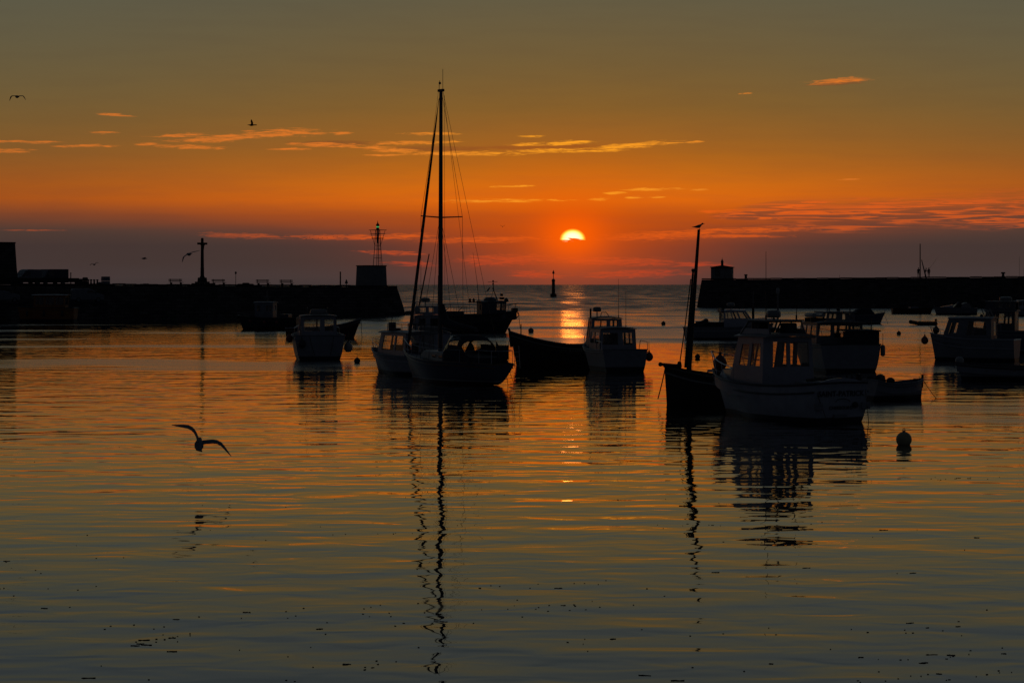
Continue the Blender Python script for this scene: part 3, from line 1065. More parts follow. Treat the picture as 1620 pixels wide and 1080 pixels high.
for f, w in ((0.62, 0.66), (0.71, 0.78), (0.80, 0.92)):
    z = bh + 0.12 + H1 * f
    r = MB()
    q = [(cx - w, -w, z), (cx + w, -w, z), (cx + w, w, z), (cx - w, w, z)]
    for k in range(4):
        r.tube([q[k], q[(k + 1) % 4]], 0.032, 5)
    r.build('gallery_rail', M['galv'], lt)
z = bh + 0.12 + H1 * 0.60
MB().box((cx, 0, z), (1.2, 1.2, 0.05)).build('gallery_floor', M['galv'], lt)
z = bh + 0.12 + H1 * 0.5
MB().tube([(cx + 0.05, 0, z), (cx + 0.05, 0, bh + H1 * 0.82)], 0.12, 8).build('cable_trunk', M['galv'], lt)
lad = MB()
for sx in (-0.18, 0.18):
    lad.tube([(cx - 0.02 + sx, -0.5, bh + 0.12), (cx - 0.02 + sx, -0.34, bh + H1 * 0.6)], 0.018, 5)
for k in range(16):
    f = (k + 1) / 17
    zz = bh + 0.12 + H1 * 0.58 * f
    yy = -0.5 + 0.16 * f
    lad.tube([(cx - 0.2, yy, zz), (cx + 0.16, yy, zz)], 0.014, 5)
lad.build('ladder', M['galv'], lt)
z = bh + 0.12 + H1 * 0.80
lan = MB().lathe([(0.26, 0), (0.26, 0.12), (0.21, 0.14), (0.21, 0.62), (0.27, 0.66), (0.24, 0.76), (0.10, 0.96), (0.05, 1.12), (0.02, 1.35)], (cx, 0, z), 14).build('lantern', M['black'], lt, smooth=True)
gm = bpy.data.materials.new('green_lamp'); gm.use_nodes = True
pb = gm.node_tree.nodes['Principled BSDF']
pb.inputs['Base Color'].default_value = (0.02, 0.2, 0.06, 1)
pb.inputs['Emission Color'].default_value = (0.10, 0.75, 0.22, 1)
pb.inputs['Emission Strength'].default_value = 0.45
MB().lathe([(0.213, 0), (0.213, 0.16)], (cx, 0, z + 0.36), 14).build('green_lens', gm, lan)

# ---- calvary cross
p = left_top(320, 3.0)
m_ = p.y / F
cr = thing('calvary_cross', 'tall stone calvary cross on stepped plinth between benches', 'cross', p, ANG_L)
for k, (w, z, h) in enumerate(((3.0, 0.0, 0.16), (2.2, 0.16, 0.22), (1.5, 0.38, 0.22))):
    MB().box((0, 0, z + h / 2), (w, w, h - 0.004)).build('step', M['coping'], cr, bevel=0.02)
MB().box((0, 0, 0.60 + 0.28), (1.0, 1.0, 0.56), taper=0.9).build('pedestal', M['coping'], cr, bevel=0.03)
Hc = 76 * m_
MB().lathe([(0.36, 1.16), (0.34, 1.30), (0.27, 1.36), (0.25, 2.3), (0.27, 2.36), (0.24, 2.5), (0.20, Hc * 0.86), (0.19, Hc - 0.1), (0.12, Hc)], (0, 0, 0), 8).build('shaft', M['coping'], cr, smooth=True)
zc = Hc - 9 * m_
MB().box((0, 0, zc), (17 * m_, 0.26, 0.28)).build('crossbeam', M['coping'], cr, bevel=0.04)
fig = MB()
fig.tube([(0, -0.3, zc - 1.0), (0.02, -0.32, zc - 0.5), (0, -0.32, zc - 0.08), (0.0, -0.34, zc + 0.1)], [0.05, 0.09, 0.11, 0.07], 8)
for s in (-1, 1):
    fig.tube([(0, -0.32, zc - 0.12), (s * 0.3, -0.28, zc + 0.02), (s * 0.5, -0.22, zc + 0.06)], [0.06, 0.045, 0.03], 6)
    fig.tube([(s * 0.32, -0.1, zc - 0.13), (0, -0.1, zc - 0.62)], 0.05, 6)
fig.build('carved_figure', M['coping'], cr, smooth=True)

# ---- benches
BG = 'slatted benches along the left pier'
for px, lab in ((278.5, 'slatted bench beside the calvary cross, on the side towards the vans'),
                (346.5, 'slatted bench beside the calvary cross, on the side towards the harbour light'),
                (416.5, 'slatted bench next to the low rock mound on the pier'),
                (454.0, 'slatted bench between another bench and the harbour light')):
    p = left_top(px, 2.0)
    bn = thing('park_bench', lab, 'bench', p, ANG_L, BG)
    w = 24 * p.y / F
    for sx in (-0.36, 0.36):
        MB().box((sx * w, 0.0, 0.22), (0.10, 0.44, 0.44)).build('leg', M['coping'], bn)
        MB().box((sx * w, 0.24, 0.68), (0.08, 0.06, 0.56), rot=Matrix.Rotation(-0.12, 3, 'X')).build('back_post', M['galv'], bn)
    for y in (-0.18, -0.02, 0.14):
        MB().box((0, y, 0.475), (w, 0.13, 0.05)).build('seat_slat', M['wood'], bn)
    for z in (0.68, 0.86):
        MB().box((0, 0.19 + (z - .68) * .12, z), (w, 0.045, 0.11)).build('back_slat', M['wood'], bn)


def pole_thing(name, label, cat, p, h, r, mat, top=None, rz=0.0):
    o = thing(name, label, cat, p, rz)
    MB().lathe([(r * 1.8, 0), (r * 1.7, 0.06), (r, 0.09), (r * 0.9, h)], (0, 0, 0), 10).build('post', mat, o, smooth=True)
    if top:
        top(o, h)
    return o


p = left_top(112, 1.6); pole_thing('post', 'plain slim post on the pier next to the parked vans', 'post', p, 19 * p.y / F, 0.07, M['black'],
    lambda o, h: MB().lathe([(0.085, 0), (0.09, 0.05), (0.03, 0.1)], (0, 0, h), 8).build('cap', M['black'], o))
p = left_top(373, 1.6); pole_thing('post', 'slim post with a ball top between the cross and the rock mound', 'post', p, 20 * p.y / F, 0.04, M['galv'],
    lambda o, h: MB().ball((0, 0, h + 0.1), 0.15, 10, 1.2).build('ball_top', M['black'], o, smooth=True))
p = left_top(538.5, 1.6); pole_thing('post', 'thick dark post on the pier near the harbour light block', 'post', p, 23 * p.y / F, 0.10, M['black'],
    lambda o, h: MB().lathe([(0.11, 0), (0.11, 0.05), (0.04, 0.09)], (0, 0, h), 8).build('cap', M['black'], o))
p = left_top(548, 1.6); pole_thing('beacon_post', 'short post with a conical topmark near the harbour light block', 'post', p, 5 * p.y / F, 0.05, M['black'],
    lambda o, h: MB().lathe([(0.16, 0), (0.22, 0.04), (0.17, 0.3), (0.03, 0.62)], (0, 0, h), 10).build('topmark', M['black'], o, smooth=True))

# rock mound, low stone lumps, pots and bollards on the left pier
def lump(name, label, cat, px, w_px, h_px, back_m=2.2, seed=1, mat='coping', deep=1.2):
    p = left_top(px, back_m)
    m = p.y / F
    o = thing(name, label, cat, p, ANG_L)
    rnd = random.Random(seed)
    k = max(2, int(w_px / 7))
    for i in range(k):
        x = (i + 0.5) / k * 2 - 1
        h = h_px * m * (1 - 0.5 * x * x) * rnd.uniform(0.85, 1.1)
        w = w_px * m / k * 1.3
        MB().box((x * w_px * m * 0.42, rnd.uniform(-.2, .2), h / 2), (w, deep * rnd.uniform(.8, 1.1), h), rz=rnd.uniform(-.3, .3), taper=0.7).build('boulder', M[mat], o, bevel=0.1)
    return o


lump('rock_mound', 'low mound of boulders on the pier beside a bench', 'rocks', 388, 27, 5.5, seed=3)
lump('rock_heap', 'flat heap of stones on the pier between the pots and the cross', 'rocks', 228, 30, 3.4, seed=8)
p = left_top(166, 2.0); m_ = p.y / F
bx = thing('fish_crate_stack', 'stack of square fish crates at the end of the bollard row', 'crates', p, ANG_L)
for k in range(2):
    MB().box((0.1, 0, (0.29 + 0.6 * k)), (0.95, 0.8, 0.57), taper=0.96).build('crate', M['grey'], bx, bevel=0.02)
MB().box((-0.75, 0, 0.22), (0.55, 0.7, 0.44), taper=0.6).build('crate', M['grey'], bx, bevel=0.02)
p = left_top(128, 2.0)
bx = thing('lobster_pot_heap', 'heap of lobster pots on the pier next to four bollards', 'lobster pots', p, ANG_L)
for x, z, w in ((-0.35, 0.2, 0.9), (0.45, 0.24, 0.8), (0.62, 0.74, 0.6), (-0.1, 0.55, 0.5)):
    pt = MB().lathe([(0.24, -w / 2), (0.26, -w / 2 + 0.03), (0.26, w / 2 - 0.03), (0.24, w / 2)], (x, 0, z + 0.06), 10, axis=Vector((1, 0, 0))).build('pot', M['tar'], bx)
for px, lab in ((139.5, 'waisted iron bollard right beside the lobster pot heap, first of the row'), (144, 'waisted iron bollard second from the lobster pot heap'), (149, 'waisted iron bollard third from the lobster pot heap'), (154, 'waisted iron bollard next to the stack of fish crates, last of the row')):
    p = left_top(px, 1.4)
    o = thing('mooring_bollard', lab, 'bollard', p, 0, 'row of four bollards on the left pier')
    MB().lathe([(0.19, 0), (0.18, 0.08), (0.13, 0.16), (0.11, 0.5), (0.10, 0.62)], (0, 0, 0), 12).build('stem', M['black'], o, smooth=True)
    MB().lathe([(0.10, 0), (0.17, 0.05), (0.17, 0.12), (0.08, 0.17)], (0, 0, 0.62), 12).build('cap', M['black'], o, smooth=True)


# ---- vans, car and skips at the left edge
def van(name, label, p, rz, L_, W_, H_, box=False, mat='grey'):
    o = thing(name, label, 'van', p, rz)
    z0 = 0.32
    if box:
        prof = [(-L_ / 2, z0), (L_ / 2, z0), (L_ / 2, 1.0), (L_ / 2 - 0.75, 1.15), (L_ / 2 - 1.2, 1.95), (L_ / 2 - 1.25, H_), (-L_ / 2, H_ + 0.02)]
    else:
        prof = [(-L_ / 2, z0), (L_ / 2, z0), (L_ / 2 + 0.02, 0.75), (L_ / 2 - 0.15, 1.0), (L_ / 2 - 0.85, 1.18), (L_ / 2 - 1.5, H_ - 0.12), (L_ / 2 - 1.9, H_), (-L_ / 2 + 0.15, H_ - 0.02), (-L_ / 2, H_ - 0.2)]
    body = MB().prism(prof, -W_ / 2, W_ / 2).build('body', M[mat], o, bevel=0.06)
    for s in (-1, 1):
        MB().add([(L_ / 2 - 1.0, s * (W_ / 2 + 0.004), 1.22), (L_ / 2 - 1.45, s * (W_ / 2 + 0.004), H_ - 0.25), (L_ / 2 - 2.1, s * (W_ / 2 + 0.004), H_ - 0.25), (L_ / 2 - 2.1, s * (W_ / 2 + 0.004), 1.22)], [(0, 1, 2, 3)]).build('side_window', M['glassdark'], o)
        for x in (-L_ * 0.3, L_ * 0.32):
            w = MB().lathe([(0.20, -0.1), (0.31, -0.09), (0.33, 0), (0.31, 0.09), (0.20, 0.1)], (x, s * (W_ / 2 - 0.08), 0.33), 18, axis=Vector((0, 1, 0))).build('wheel', M['tyre'], o, smooth=True)
            MB().lathe([(0.19, -0.105), (0.06, -0.12), (0.06, 0.12), (0.19, 0.105)], (x, s * (W_ / 2 - 0.08), 0.33), 12, axis=Vector((0, 1, 0))).build('rim', M['grey'], w)
        MB().box((L_ / 2 - 0.02, s * (W_ / 2 - 0.25), 0.82), (0.1, 0.3, 0.16)).build('headlight', M['palebuoy'], o, bevel=0.02)
        MB().box((L_ / 2 - 1.05, s * (W_ / 2 + 0.12), 1.3), (0.1, 0.2, 0.24)).build('mirror', M['black'], o, bevel=0.02)
    f0 = Vector((L_ / 2 - 0.9, 0, 1.2)); f1 = Vector((L_ / 2 - 1.47, 0, H_ - 0.16))
    if box:
        f0 = Vector((L_ / 2 - 0.78, 0, 1.2)); f1 = Vector((L_ / 2 - 1.18, 0, 1.92))
    n_ = Vector((0.012, 0, 0.008))
    MB().add([f0 + n_ + Vector((0, -W_ * .42, 0)), f0 + n_ + Vector((0, W_ * .42, 0)), f1 + n_ + Vector((0, W_ * .38, 0)), f1 + n_ + Vector((0, -W_ * .38, 0))], [(0, 1, 2, 3)]).build('windscreen', M['glassdark'], o)
    return o


M['glassdark'] = material('dark_car_glass', (0.02, 0.022, 0.025), 0.06, var=0.1, spec=0.8)
p = left_top(41, 4.2)
van('parked_van', 'pale panel van parked beside the stone tower with its nose to it', p, ANG_L + pi + 0.1, 3.9, 1.8, 2.05, False, 'grey')
p = left_top(80, 5.8)
van('parked_van', 'dark square-backed box van parked behind the pale panel van', p, ANG_L + pi + 0.15, 4.4, 1.95, 2.1, True, 'dark')
p = quay_top(138, 2.6)
van('parked_van', 'pale grey van parked on the low quay behind the rust-orange workboat', p, math.atan2(qd.y, qd.x) + 0.05, 4.0, 1.75, 1.75, False, 'grey')
p = quay_top(8, 3.0)
cr_ = van('parked_car', 'pale car parked on the low quay beside the stone tower', p, 0.25, 3.6, 1.65, 1.5, False, 'grey'); cr_['category'] = 'car'

# ---- hut on the right pier head
p = right_top(1142.5, 3.5); m_ = p.y / F
hu = thing('signal_hut', 'small white signal hut with a finial on the right pier head', 'hut', p, ANG_R)
hb, hh = 33 * m_, 19 * m_
panel(hu, 'wall', (-hb / 2, -hb * .4, 0), (hb / 2, -hb * .4, 0), (hb / 2, -hb * .4, hh), (-hb / 2, -hb * .4, hh), [(0.2, 0.44, 0.25, 0.92)], M['render'], 0.2, inward=(0, 0, 1))
MB().box((-hb * 0.18, -hb * .4 + 0.16, hh * .58), (hb * .23, 0.06, hh * .66)).build('shutter', M['black'], hu)
for s in (-1, 1):
    MB().box((s * (hb / 2 - 0.1), 0.1, hh / 2), (0.2, hb * .8 - 0.25, hh - 0.01)).build('wall', M['render'], hu)
MB().box((0, hb * .4, hh / 2), (hb - 0.41, 0.2, hh - 0.01)).build('wall', M['render'], hu)
MB().add([(-hb * .54, -hb * .46, hh), (hb * .54, -hb * .46, hh), (hb * .54, hb * .5, hh), (-hb * .54, hb * .5, hh),
          (-hb * .54, -hb * .46, hh + .12), (hb * .54, -hb * .46, hh + .12), (hb * .54, hb * .5, hh + .12), (-hb * .54, hb * .5, hh + .12), (0, 0, hh + .5)],
         [(3, 2, 1, 0), (0, 1, 5, 4), (1, 2, 6, 5), (2, 3, 7, 6), (3, 0, 4, 7), (4, 5, 8), (5, 6, 8), (6, 7, 8), (7, 4, 8)]).build('roof', M['coping'], hu)
MB().lathe([(0.30, 0), (0.27, 0.1), (0.24, 0.75), (0.30, 0.8), (0.26, 0.9), (0.16, 1.2), (0.05, 1.32), (0.04, 1.6)], (0, 0, hh + .3), 10).build('finial_lantern', M['black'], hu, smooth=True)
p = right_top(1180, 1.2)
o = thing('mooring_bollard', 'stubby bollard alone on the right pier beside the signal hut', 'bollard', p)
MB().lathe([(0.3, 0), (0.26, 0.1), (0.22, 0.55)], (0, 0, 0.2), 12).build('stem', M['black'], o, smooth=True)
MB().lathe([(0.24, 0), (0.34, 0.06), (0.34, 0.2), (0.2, 0.26)], (0, 0, 0.75), 12).build('cap', M['black'], o, smooth=True)
p = right_top(1587, 1.2)
o = thing('capstan', 'squat capstan on the right pier beyond the anglers', 'capstan', p)
MB().lathe([(0.36, 0.2), (0.26, 0.32), (0.22, 0.7), (0.28, 0.76)], (0, 0, 0), 12).build('drum', M['black'], o, smooth=True)
MB().lathe([(0.4, 0.76), (0.42, 0.82), (0.4, 1.0), (0.2, 1.04)], (0, 0, 0), 12).build('head', M['black'], o, smooth=True)
wm = thing('pier_footing', 'band of loose rocks at the foot of the left pier head', 'rocks', (0, 0, 0))
rnd = random.Random(4)
me_b = []
for k in range(3):
    o = MB().box((0, 0, 0), (1.3, 1.1, 0.8), taper=0.65).build('boulder', M['stone'], wm, bevel=0.15)
    me_b.append(o)
pts = [(PL1.x + 1.4 + rnd.uniform(-.2, .7), PL1.y + 0.5 + k * 0.8, rnd.uniform(-.15, .15)) for k in range(10)]
for k, q in enumerate(pts):
    o = me_b[k] if k < 3 else me_b[k % 3].copy()
    if k >= 3:
        COL.objects.link(o); o.parent = wm
    o.location = q; o.rotation_euler = (rnd.uniform(-.3, .3), rnd.uniform(-.3, .3), rnd.uniform(0, 6))

# beacon out at sea
p = on_water(875.5, 470)
bc = thing('sea_beacon', 'slim tower beacon with ball topmark standing in the open sea', 'beacon', (p.x, p.y, 0))
m_ = p.y / F
MB().lathe([(5.2 * m_, -0.8), (5.0 * m_, 0.9), (4.2 * m_, 1.2), (2.9 * m_, 1.25)], (0, 0, 0), 16).build('base', M['stone'], bc, smooth=True)
MB().lathe([(2.7 * m_, 1.2), (2.4 * m_, 25 * m_), (2.9 * m_, 25.3 * m_), (2.9 * m_, 27 * m_), (1.5 * m_, 29 * m_)], (0, 0, 0), 16).build('tower', M['black'], bc, smooth=True)
MB().tube([(0, 0, 28 * m_), (0, 0, 38 * m_)], 0.12, 8).build('pole', M['black'], bc)
MB().ball((0, 0, 38.5 * m_), 0.42, 12).build('ball_topmark', M['black'], bc, smooth=True)
MB().lathe([(0.3, 0), (0.02, 0.7)], (0, 0, 40 * m_), 8).build('cone_topmark', M['black'], bc)

# mooring post by the white sport boat
p = on_water(1191.5, 542)
o = thing('mooring_post', 'dark upright mooring post in the water beside the white sport boat', 'post', (p.x, p.y, 0))
MB().tube([(0, 0, -1.5), (0, 0, 2.75)], 0.10, 10).build('post', M['tar'], o)
MB().tube([(0, 0, 2.75), (0.02, 0, 3.9)], 0.03, 6).build('staff', M['galv'], o)

# ------------------------------------------------------------------ moored boats
def stern_matrix(h, z, off=0.015):
    up = Vector((-h.tr_rake, 0, h.sheer(0) + h.draft)).normalized()
    rt = Vector((0, -1, 0))
    nm = rt.cross(up)
    x = h.x(0, z)
    o = Vector((x, 0, z)) + nm * off
    return Matrix(((rt.x, up.x, nm.x, o.x), (rt.y, up.y, nm.y, o.y), (rt.z, up.z, nm.z, o.z), (0, 0, 0, 1)))


def hang(root, p, label, r, mat='red', shape='ball', group=None, hang_=0.25):
    q = to_world(root, p)
    return fender(label, q, r, mat, shape, group, hang=hang_)


# --- the boat with SAINT-PATRICK on its transom
R_ = boat_root('motor_boat', 'white cabin boat named SAINT-PATRICK with a radar drum on its roof', 'boat', 1226, 659.5, 120)
h = Hull(7.1, 2.7, 1.48, 1.12, 1.24, rake=0.95, tr=0.76, tr_rake=0.10, flare=0.3, bow_p=2.3, drop=0.42, full=0.24, tum=0.24)
h.build(R_, HULLS['white'], M['deck'], M['black'], rub=0.26, trim_r=0.04)
up_ = MB()
n = 14
for k in range(n):      # arched top of the transom
    y0, y1 = -0.98 + 1.96 * k / n, -0.98 + 1.96 * (k + 1) / n
    f = lambda y: 1.25 + 0.17 * (1 - (y / 0.98) ** 2)
    up_.add([(-3.57, y0, 1.2), (-3.57, y1, 1.2), (-3.57, y1, f(y1)), (-3.57, y0, f(y0)), (-3.51, y0, 1.2), (-3.51, y1, 1.2), (-3.51, y1, f(y1)), (-3.51, y0, f(y0))],
            [(0, 1, 2, 3), (7, 6, 5, 4), (3, 2, 6, 7)])
up_.build('transom_arch', M['white'], R_)
text_mesh('SAINT-PATRICK', 'name_lettering', M['letter'], R_, 0.245, stern_matrix(h, 0.84), bold=0.006)
text_mesh('CHERBOURG', 'port_lettering', M['letter'], R_, 0.15, stern_matrix(h, 0.42), bold=0.003)
arc = MB().tube([(-3.60 - 0.008 * abs(k), 0.28 * cos(pi * (k + 4) / 8) * 1.0, 0.66 + 0.10 * sin(pi * (k + 4) / 8)) for k in range(-4, 5)], 0.014, 5).build('exhaust_arch', M['black'], R_)
MB().lathe([(0.10, -0.03), (0.10, 0.03), (0.06, 0.04)], (-3.57, -0.55, 0.55), 12, axis=Vector((-1, 0, 0))).build('exhaust_outlet', M['black'], R_)
for y in (0.95, -0.95):
    MB().box((-3.60, y, 0.52), (0.05, 0.34, 0.22)).build('trim_plate', M['grey'], R_, bevel=0.02)
MB().box((-3.55, 0.05, 0.20), (0.06, 0.5, 0.10)).build('swim_step', M['grey'], R_)
cabin(R_, -0.75, 1.45, 1.08, 0.98, 0.72, 2.66, M['white'], M['cream'], front=[(0.03, 0.485, 0.36, 0.95), (0.515, 0.97, 0.36, 0.95)],
      side=[(0.10, 0.42, 0.52, 0.90), (0.52, 0.80, 0.52, 0.88)], back=[(0.07, 0.45, 0.50, 0.92), (0.52, 0.80, 0.50, 0.93)], rf=0.55, rb=0.05, over=(0.16, 0.26, 0.10), narrow=0.86)
MB().add([(1.4, -0.74, 0.95), (1.4, 0.74, 0.95), (2.7, 0.42, 1.25), (2.7, -0.42, 1.25), (1.3, -0.66, 1.62), (1.3, 0.66, 1.62), (2.55, 0.3, 1.55), (2.55, -0.3, 1.55)],
         [(4, 5, 6, 7), (0, 4, 7, 3), (1, 2, 6, 5), (3, 7, 6, 2), (0, 1, 5, 4)]).build('fore_cabin', M['white'], R_, bevel=0.05)
helm(R_, 0.75, -0.4, 0.42)
MB().box((0.2, 0.5, 1.05), (0.9, 0.5, 0.65)).build('locker', M['wood'], R_, bevel=0.03)
MB().box((-0.5, -0.86, 1.35), (0.3, 0.14, 0.9)).build('hanging_oilskins', M['cloth'], R_, bevel=0.1)
fly = MB()
zb = 2.74
for y in (-0.72, 0.72):
    fly.tube([(0.95, y, zb), (0.55, y * 0.92, zb + 0.44), (-0.55, y * 0.92, zb + 0.44), (-0.72, y, zb)], 0.03, 7)
    fly.tube([(0.0, y * 0.97, zb), (0.0, y * 0.93, zb + 0.44)], 0.022, 6)
fly.tube([(0.55, -0.66, zb + 0.44), (0.55, 0.66, zb + 0.44)], 0.03, 7)
fly.tube([(-0.55, -0.66, zb + 0.44), (-0.55, 0.66, zb + 0.44)], 0.03, 7)
fly.build('flybridge_frame', M['alu'], R_, smooth=True)
panel(R_, 'flybridge_coaming', (-0.72, -0.72, zb), (0.98, -0.72, zb), (0.9, -0.7, zb + 0.2), (-0.6, -0.7, zb + 0.2), [], M['white'], 0.04)
panel(R_, 'flybridge_coaming', (-0.72, 0.72, zb), (0.98, 0.72, zb), (0.9, 0.7, zb + 0.2), (-0.6, 0.7, zb + 0.2), [], M['white'], 0.04)
panel(R_, 'flybridge_screen', (0.99, -0.70, zb), (0.99, 0.70, zb), (0.62, 0.62, zb + 0.5), (0.62, -0.62, zb + 0.5), [(0.04, 0.48, 0.4, 0.94), (0.52, 0.96, 0.4, 0.94)], M['white'], 0.04)
MB().box((0, 0, zb + 0.475), (1.35, 1.42, 0.05)).build('flybridge_top', M['cream'], R_, bevel=0.02)
MB().box((0.5, 0.25, zb + 0.22), (0.3, 0.5, 0.4)).build('upper_console', M['black'], R_, bevel=0.04)
MB().box((-0.35, -0.3, zb + 0.2), (0.4, 0.45, 0.38)).build('upper_seat', M['cloth'], R_, bevel=0.06)
radar(R_, 0.0, 0.05, zb + 0.50, 0.06, 0.24)
MB().lathe([(0.03, 0), (0.03, 0.85)], (0.0, -0.12, zb + 0.50), 8).build('light_staff', M['galv'], R_)
MB().lathe([(0.05, 0), (0.06, 0.04), (0.06, 0.16), (0.03, 0.2)], (0.0, -0.12, zb + 1.35), 10).build('anchor_light', M['palebuoy'], R_, smooth=True)
whip(R_, -0.4, 0.66, zb + 0.50, zb + 2.75, 0.012)
whip(R_, -0.3, -0.66, zb + 0.50, zb + 1.6, 0.011)
bow_rail(R_, h, 0.6, 0.62, 4, 0.017, out=0.2)
MB().box((3.45, 0, 1.42), (0.7, 0.26, 0.09), taper=0.9).build('bow_platform', M['white'], R_, bevel=0.03)
MB().tube([(3.6, 0, 1.30), (3.4, 0.0, 1.05), (3.2, 0.0, 0.98)], 0.03, 6).tube([(3.25, -0.2, 1.06), (3.18, 0, 0.96), (3.25, 0.2, 1.06)], 0.03, 6).build('anchor', M['galv'], R_)
for (x, y, hh) in ((-3.25, -0.85, 0.38), (-3.25, -0.45, 0.34), (-3.30, -0.62, 0.36), (-3.25, 0.2, 0.2)):
    MB().tube([(x, y, 1.2), (x, y, 1.28 + hh * 0.75)], 0.022, 6).build('rod_holder', M['black'], R_)
MB().box((-3.25, -0.96, 1.38), (0.12, 0.12, 0.3)).build('stern_post', M['black'], R_, bevel=0.02)
MB().box((-2.2, 0.1, 1.02), (0.8, 0.9, 0.5)).build('engine_box', M['grey'], R_, bevel=0.04)
rp_ = MB().tube([(-2.4, -0.5, 1.28), (-2.1, -0.2, 1.35), (-2.0, 0.2, 1.30), (-2.3, 0.4, 1.29), (-2.5, 0.0, 1.34), (-2.3, -0.3, 1.37)], 0.04, 6).build('coiled_line', M['rope'], R_)
ropes(R_, [((-3.5, 1.0, 1.15), (-3.7, 0.65, 0.0)), ((-3.5, -1.0, 1.2), (-3.75, -0.95, -0.05))], 0.012, 'stern_line')
hang(R_, (2.95, 0.15, 1.70), 'large round red fender inside the bow rail of the SAINT-PATRICK boat', 0.24)

# --- sailing yacht
R_ = boat_root('sailing_yacht', 'dark-hulled sailing yacht with a very tall mast and canvas sprayhood', 'yacht', 716, 605, 125)
h = Hull(8.1, 2.55, 1.36, 0.98, 0.90, rake=1.05, tr=0.42, tr_rake=0.75, rise=0.02, draft=0.6, bow_p=1.9, drop=0.10, full=0.5, mid=0.45)
h.build(R_, HULLS['navy'], M['deck'], M['wood'], rub=0.14, trim_r=0.03)
zd = 0.92
MB().add([(-0.6, -0.85, zd), (-0.6, 0.85, zd), (2.2, 0.42, 1.12), (2.2, -0.42, 1.12), (-0.6, -0.72, zd + 0.46), (-0.6, 0.72, zd + 0.46), (1.75, 0.38, 1.42), (1.75, -0.38, 1.42)],
         [(4, 5, 6, 7), (0, 4, 7, 3), (1, 2, 6, 5), (3, 7, 6, 2), (0, 1, 5, 4)]).build('coachroof', M['cream'], R_, bevel=0.06)
for s in (-1, 1):
    for x in (-0.1, 0.6):
        MB().box((x, s * (0.79 - 0.155 * (x + .6)), zd + 0.26), (0.42, 0.04, 0.16), rz=-s * 0.15).build('portlight', M['glassdark'], R_, bevel=0.02)
# sprayhood: canvas arch with clear panels
xs_ = [-2.05, -1.75, -1.3, -0.95, -0.55, -0.25]
hs_ = [1.02, 1.22, 1.27, 1.25, 0.98, 0.52]
ws_ = [0.98, 0.99, 0.97, 0.94, 0.86, 0.74]
def arch(i, a):
    c_, s_ = cos(a), sin(a)
    e = 0.55
    return Vector((xs_[i], -ws_[i] * (abs(c_) ** e) * (1 if c_ > 0 else -1), zd + hs_[i] * (s_ ** e if s_ > 0 else 0)))
na = 20
canv = MB()
wins = {(1, 2): [], }
def is_win(i, k):
    f = (k + 0.5) / na
    side_band = 0.13 < f < 0.36 or 0.64 < f < 0.87
    front_band = 0.36 < f < 0.64
    return (i in (1, 2) and side_band) or (i == 3 and (0.12 < f < 0.32 or 0.68 < f < 0.88)) or (i == 4 and front_band)
panes = {}
for i in range(len(xs_) - 1):
    for k in range(na):
        q = [arch(i, pi * k / na), arch(i, pi * (k + 1) / na), arch(i + 1, pi * (k + 1) / na), arch(i + 1, pi * k / na)]
        if is_win(i, k):
            key = (i if i > 2 else 1, 0 if k < na * 0.35 else (1 if k < na * 0.65 else 2))
            panes.setdefault(key, MB()).add(q, [(0, 1, 2, 3)])
        else:
            c0 = Vector((-1.2, 0, zd + 0.4))
            inn = [p + (c0 - p).normalized() * 0.025 for p in q]
            canv.add(q + inn, [(0, 1, 2, 3), (7, 6, 5, 4), (0, 4, 5, 1), (1, 5, 6, 2), (2, 6, 7, 3), (3, 7, 4, 0)])
hood = canv.build('sprayhood', M['cloth'], R_)
for pm in panes.values():
    pm.build('window_pane', M['glass'], hood)
MB().add([(-3.1, -0.95, zd), (-3.1, 0.95, zd), (-0.6, 0.98, zd), (-0.6, -0.98, zd), (-3.1, -0.75, zd + 0.28), (-3.1, 0.75, zd + 0.28), (-0.6, 0.9, zd + 0.42), (-0.6, -0.9, zd + 0.42)],
         [(0, 4, 7, 3), (1, 2, 6, 5), (0, 1, 5, 4), (4, 5, 6, 7)]).build('cockpit_coaming', M['cloth'], R_, bevel=0.05)
# side cloths that slope from the hood down to the deck aft
for s in (-1, 1):
    MB().prism([(-3.0, zd), (-2.0, zd), (-2.0, zd + 0.95), (-2.35, zd + 0.62), (-2.75, zd + 0.25)], s * 1.0 - 0.012, s * 1.0 + 0.012).build('side_cloth', M['cloth'], R_)
MX = 1.0
mast_h = 13.15
mast = MB().tube([(MX, 0, 1.3), (MX - 0.02, 0, 6.5), (MX - 0.05, 0, mast_h)], [0.108, 0.10, 0.075], 12).build('mast', M['alu'], R_, smooth=True)
MB().box((MX - 0.05, 0, mast_h + 0.02), (0.42, 0.12, 0.12)).build('masthead', M['black'], mast, bevel=0.02)
MB().tube([(MX - 0.2, 0, mast_h + 0.08), (MX - 0.2, 0, mast_h + 0.98)], 0.012, 5).build('masthead_antenna', M['black'], mast)
MB().tube([(MX + 0.1, 0, mast_h + 0.08), (MX + 0.1, 0, mast_h + 0.42)], 0.014, 5).tube([(MX - 0.25, 0.2, mast_h + 0.44), (MX + 0.5, -0.3, mast_h + 0.40)], 0.014, 5).ball((MX + 0.5, -0.3, mast_h + 0.40), 0.06, 8).build('wind_vane', M['black'], mast)
zs_ = 7.43
